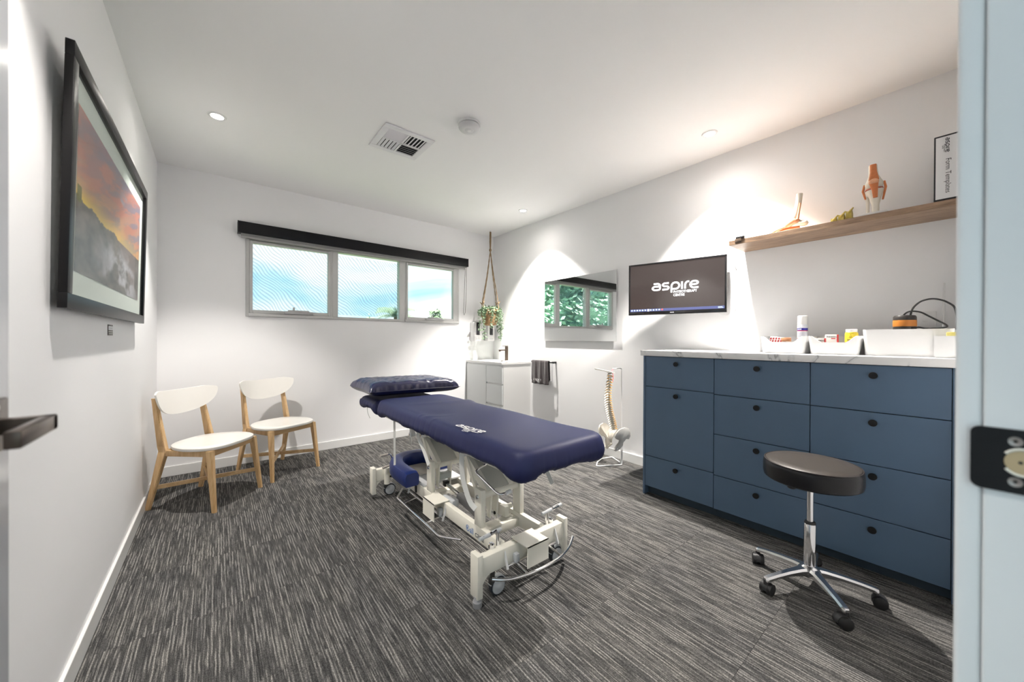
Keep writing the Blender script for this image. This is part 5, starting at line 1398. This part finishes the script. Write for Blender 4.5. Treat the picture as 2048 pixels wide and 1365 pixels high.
def vine(path_pts, n, spread, s, sz=.024):
    n = int(n * 1.8)
    ps = smooth_path(path_pts, 12)
    for i in range(n):
        p = ps[int(random.random() * (len(ps) - 1))] + Vector((random.gauss(0, spread), random.gauss(0, spread), random.gauss(0, spread)))
        a, t = random.random() * 6.28, random.uniform(-.6, .9); d_ = Vector((math.cos(a) * math.cos(t), math.sin(a) * math.cos(t), math.sin(t) - .4)).normalized()
        w_ = d_.orthogonal().normalized(); rr = Matrix.Rotation(random.random() * 6.28, 3, d_); w_ = rr @ w_; l = sz * random.uniform(.7, 1.3); h_ = w_ * l * .42; n_ = d_.cross(w_) * l * .12
        if max(p.y, p.y + d_.y * l) > YB - .02: continue
        s.bm.faces.new([s.bm.verts.new(q) for q in (p, p + d_ * l * .45 + h_ + n_, p + d_ * l, p + d_ * l * .45 - h_ + n_)])
s = MB()
ang = [0, 1, 2, 3, 4, 5, 6, 7, 8]
for i in range(14):
    a = 2 * PI * i / 14; r0 = .10; x, y = PXc + r0 * math.cos(a), PYc + r0 * math.sin(a)
    vine([(PXc, PYc, 1.62), (x, y, 1.635), (PXc + .14 * math.cos(a), PYc + .125 * math.sin(a), 1.59), (PXc + .145 * math.cos(a), PYc + .13 * math.sin(a), 1.54)], 26, .014, s)
for dx, dy, zb, n_ in ((-.135, -.06, 1.20, 110), (-.165, .0, 1.33, 60), (.145, -.05, 1.20, 130), (.165, .02, 1.32, 70), (.02, -.135, 1.42, 70), (-.06, -.13, 1.37, 60), (.08, -.12, 1.45, 50)):
    vine([(PXc + dx * .8, PYc + dy * .8, 1.63), (PXc + dx, PYc + dy, 1.58), (PXc + dx * 1.05, PYc + dy * 1.05, (1.58 + zb) / 2), (PXc + dx * .98, PYc + dy, zb)], n_, .012, s)
build('foliage', s, LEAF, hp, smooth=False)

# ------------------------------------------------------------------ spine model on stand
spn = thing('spine_model', 'full length anatomical spine model with pelvis hanging on white wire stand', 'anatomical model', (3.0, 2.1, 0))
WIRE = mat('white_wire', (.78, .78, .78), .35)
s = MB(); s.tube(round_path([(3.020, 2.040, .006), (2.812, 2.150, .006), (2.800, 2.170, .006), (2.895, 2.232, .006), (3.015, 2.267, .006), (3.140, 2.238, .006), (3.045, 2.055, .006)], .01, 3), .0058, 8); build('stand_base', s, WIRE, spn)
s = MB(); s.cyl((3.045, 2.060, .003), (3.045, 2.060, .215), .010, n=14); build('stand_socket', s, WIRE, spn)
s = MB(); s.tube(round_path([(3.045, 2.06, .20), (3.035, 2.06, .925), (3.020, 2.062, .930), (2.925, 2.085, .930)], .012, 4), .0045, 8); build('stand_rod', s, WIRE, spn)
s = MB(); s.cyl((3.025, 2.06, .185), (3.075, 2.06, .185), .003, n=8).ball((3.022, 2.06, .185), .006, 1); build('clamp_screw', s, WIRE, spn)
curve = smooth_path([(2.900, 2.09, .885), (2.895, 2.09, .840), (2.889, 2.09, .79), (2.878, 2.09, .735), (2.874, 2.09, .68), (2.880, 2.09, .62), (2.893, 2.09, .56), (2.913, 2.09, .50), (2.936, 2.09, .44), (2.952, 2.09, .39), (2.957, 2.09, .355)], 20)
L_ = [0]
for a, b_ in zip(curve, curve[1:]): L_.append(L_[-1] + (b_ - a).length)
def at(t):
    d_ = t * L_[-1]
    for i in range(len(L_) - 1):
        if L_[i + 1] >= d_: return curve[i].lerp(curve[i + 1], (d_ - L_[i]) / max(1e-9, L_[i + 1] - L_[i]))
    return curve[-1]
NVB = 24
for i in range(NVB):
    t = (i / (NVB - 1)) ** .88; p = at(t); r = .0105 + .0105 * t; hh = .0058 + .0055 * t
    s = MB(); s.lathe([(r * .9, -hh), (r, -hh * .8), (r * .85, 0), (r, hh * .8), (r * .9, hh)], p, 'Z', 14)
    pl_ = .030 + .012 * math.sin(t * PI); 
    s.tube([(p.x - r * .6, p.y, p.z), (p.x - r - pl_ * .7, p.y, p.z - .006), (p.x - r - pl_ * 1.25, p.y, p.z - .016)], .0050, 6, taper=[1.4, 1, .9])
    for sg in (-1, 1): s.tube([(p.x - r * .5, p.y + sg * r * .5, p.z), (p.x - r * .9, p.y + sg * (r + .018), p.z + .002)], .0038, 6, taper=[1.3, .9])
    vb = build('vertebra', s, BONE, spn, angle=50)
    if i < NVB - 1:
        q = at(((i + .5) / (NVB - 1)) ** .88); s = MB(); s.lathe([(r * .7, -.003), (r * .93, 0), (r * .7, .003)], q, 'Z', 12); build('disc', s, mat('disc_cream', (.70, .62, .48), .5), spn)
        s = MB()
        for sg in (-1, 1): s.tube([(q.x - r * .2, q.y + sg * r * .4, q.z), (q.x - r * .1, q.y + sg * (r + .006), q.z - .003), (q.x + r * .3, q.y + sg * (r + .016), q.z - .010)], .0050, 6)
        build('nerve_root', s, NERVE, spn)
s = MB(); s.tube([(2.912, 2.075, .90), (2.917, 2.070, .86), (2.910, 2.070, .80)], .0035, 6); s.tube([(2.925, 2.08, .925), (2.912, 2.08, .90)], .006, 6); build('artery', s, PINK, spn)
s = MB(); s.prism([(2.745, 2.07, .915), (2.785, 1.99, .900), (2.850, 2.00, .890), (2.905, 2.05, .890), (2.905, 2.12, .893), (2.850, 2.18, .915), (2.780, 2.18, .920)], (0, 0, .012))
for v_ in s.bm.verts: v_.co.z -= .10 * (v_.co.x - 2.84) ** 1 * .3
build('skull_base', s, BONEG, spn)
limb('sacrum', [(2.915, 2.09, .225, .008, .012), (2.905, 2.09, .265, .014, .022), (2.918, 2.09, .31, .022, .036), (2.950, 2.09, .345, .026, .040)], BONE, spn)
def hip(sg):
    s = MB(); pts_o = [(2.875, .335), (2.905, .365), (2.955, .372), (3.000, .360), (3.035, .325), (3.050, .285), (3.040, .255), (3.010, .262), (2.985, .235), (2.990, .205), (2.965, .175), (2.925, .165), (2.905, .185), (2.925, .215), (2.955, .232), (2.935, .262), (2.895, .280), (2.872, .305)]
    pts_o = [(2.96 + (x - 2.96) * 1.22, .265 + (z - .265) * 1.12) for x, z in pts_o]
    cx, cz = 2.965, .285; front, back = [], []
    yb = 2.09 + sg * .060
    for x, z in pts_o:
        flare = (z - .20) * .30 * sg + (x - 2.90) * .12 * sg
        front.append(Vector((x, yb + flare - .006, z))); back.append(Vector((x, yb + flare + .006, z)))
    n = len(front); bm = s.bm
    F_ = [bm.verts.new(p) for p in front]; K_ = [bm.verts.new(p) for p in back]
    def inset(ps, o_): return [bm.verts.new(Vector((p.x + (cx - p.x) * .35, p.y + o_, p.z + (cz - p.z) * .35))) for p in ps]
    Fi, Ki = inset(front, .010 * sg), inset(back, .008 * sg)
    for i in range(n):
        j_ = (i + 1) % n; bm.faces.new((F_[i], F_[j_], K_[j_], K_[i])); bm.faces.new((F_[i], Fi[i], Fi[j_], F_[j_])); bm.faces.new((K_[i], K_[j_], Ki[j_], Ki[i]))
    bm.faces.new(Fi); bm.faces.new(Ki[::-1]); bmesh.ops.triangulate(bm, faces=[f for f in bm.faces if len(f.verts) > 4])
    s.tube([(2.925, yb, .175), (2.945, yb - sg * .01, .172), (2.975, yb - sg * .03, .200)], .010, 8); build('hip_bone', s, BONEG if sg < 0 else BONE, spn, angle=45)
hip(-1); hip(1)

# ------------------------------------------------------------------ outside: ground and trees
gd = struct('ground', MB().box(-60, 60, 5, 120, -3.4, -3.2), mat('lawn', (.12, .17, .07), .95, vary=.4, vscale=.5))
def tree(name, label, loc, h, rad, n, leafm, lsz, group, conical=0.0, droop=0.0, z0=-3.2, trunk=None, low=.2):
    t = thing(name, label, 'tree', loc, group); x, y, _ = loc
    s = MB(); s.tube([(x, y, z0), (x + .1, y, z0 + h * .5), (x, y, z0 + h * .93)], rad * .09, 8, taper=[1.3, .9, .3]); build('trunk', s, trunk or mat('bark', (.10, .075, .055), .9, vary=.3), t)
    s = MB(); rs = random.Random(hash(label) % 1000 if False else len(label) + n)
    clumps = [(rs.random(), rs.random() * 6.28, rs.random() ** .6) for _ in range(max(12, n // 45))]
    for i in range(n):
        k_, a, q = clumps[i % len(clumps)]
        zf = low + (1 - low) * k_; R_ = rad * ((1 - zf) * conical + (1 - conical) * math.sqrt(max(.02, 1 - (2 * (zf - low) / (1 - low) - 1) ** 2)))
        c = Vector((x + R_ * q * math.cos(a), y + R_ * q * math.sin(a), z0 + h * zf - droop * R_ * q))
        sp = rad * .13 + .05
        p = c + Vector((rs.gauss(0, sp), rs.gauss(0, sp), rs.gauss(0, sp * .45)))
        th_ = rs.random() * 6.28; d_ = Vector((math.cos(th_), math.sin(th_), rs.uniform(-.8, .4))).normalized(); w_ = d_.orthogonal().normalized(); l = lsz * rs.uniform(.6, 1.3)
        s.bm.faces.new([s.bm.verts.new(v_) for v_ in (p, p + d_ * l * .5 + w_ * l * .28, p + d_ * l, p + d_ * l * .5 - w_ * l * .28)])
    build('foliage', s, leafm, t, smooth=False)
    return t
CON = mat('conifer_green', (.34, .52, .40), .8, vary=.45, vscale=1.4); GUM = mat('gum_green', (.16, .24, .14), .8, vary=.4, vscale=1.5)
for i, (x, y, h_, r_) in enumerate(((-3.4, 11.0, 10.5, 1.9), (-7.0, 11.0, 11.5, 2.0), (-10.6, 11.0, 10.8, 2.0), (-6.0, 16.5, 13.5, 3.0), (-11.6, 16.5, 13, 3.0), (-17.0, 16.0, 13, 3.0))):
    tree('conifer_tree', 'tall pale green conifer outside the window seen in the mirror', (x, y, -3.2), h_, r_, 13000, CON, .30, 'conifers reflected in the mirror', .45, .25, low=.05)
tree('gum_tree', 'round gum tree top low in the right window pane', (15.9, 31.0, -3.2), 7.0, 1.25, 1600, GUM, .34, None, 0, 0, low=.45)
tree('gum_tree', 'gum tree top at the bottom right corner of the window', (18.6, 31.0, -3.2), 6.4, 1.3, 1500, GUM, .34, None, 0, 0, low=.45)
tree('gum_tree', 'low spreading gum tree left of the palm in the middle pane', (9.6, 30.0, -3.2), 6.1, 1.6, 1500, GUM, .34, None, 0, 0, low=.5)
pt = thing('palm_tree', 'feathery palm top outside behind the middle window pane', 'tree', (10.4, 26.5, -3.2))
PTX, PTY, PTZ = 10.4, 26.5, 2.95
s = MB(); s.tube([(PTX, PTY, -3.2), (PTX + .1, PTY, 0), (PTX, PTY, PTZ)], .2, 8); build('trunk', s, MATS['bark'], pt)
PALM = mat('palm_green', (.17, .24, .15), .8, vary=.4, vscale=2)
rs = random.Random(4)
for i in range(22):
    a = 2 * PI * i / 22 + rs.uniform(-.15, .15); el = rs.uniform(.2, 1.35); ln = rs.uniform(1.5, 2.1)
    pts = [Vector((PTX + math.cos(a) * ln * t * math.cos(el * (1 - .5 * t)), PTY + math.sin(a) * ln * t * math.cos(el * (1 - .5 * t)), PTZ + ln * (math.sin(el) * t - .55 * t * t))) for t in [k_ / 9 for k_ in range(10)]]
    s = MB(); s.tube(pts, .025, 5, taper=[1 - .08 * k_ for k_ in range(10)])
    for k_ in range(1, 10):
        for sub in (0, .5):
            p = pts[k_ - 1].lerp(pts[k_], sub); d_ = (pts[k_] - pts[k_ - 1]).normalized(); sd_ = d_.cross(Vector((0, 0, 1))).normalized()
            for sg in (-1, 1):
                e_ = p + sd_ * sg * .42 * (1 - .06 * k_) + d_ * .22 + Vector((0, 0, -.20)); w_ = d_ * .03
                s.bm.faces.new([s.bm.verts.new(v_) for v_ in (p - w_, p + w_, e_)])
    build('frond', s, PALM, pt, smooth=False)

# strip helper properties
for o in bpy.data.objects:
    if '_abs' in o: del o['_abs']
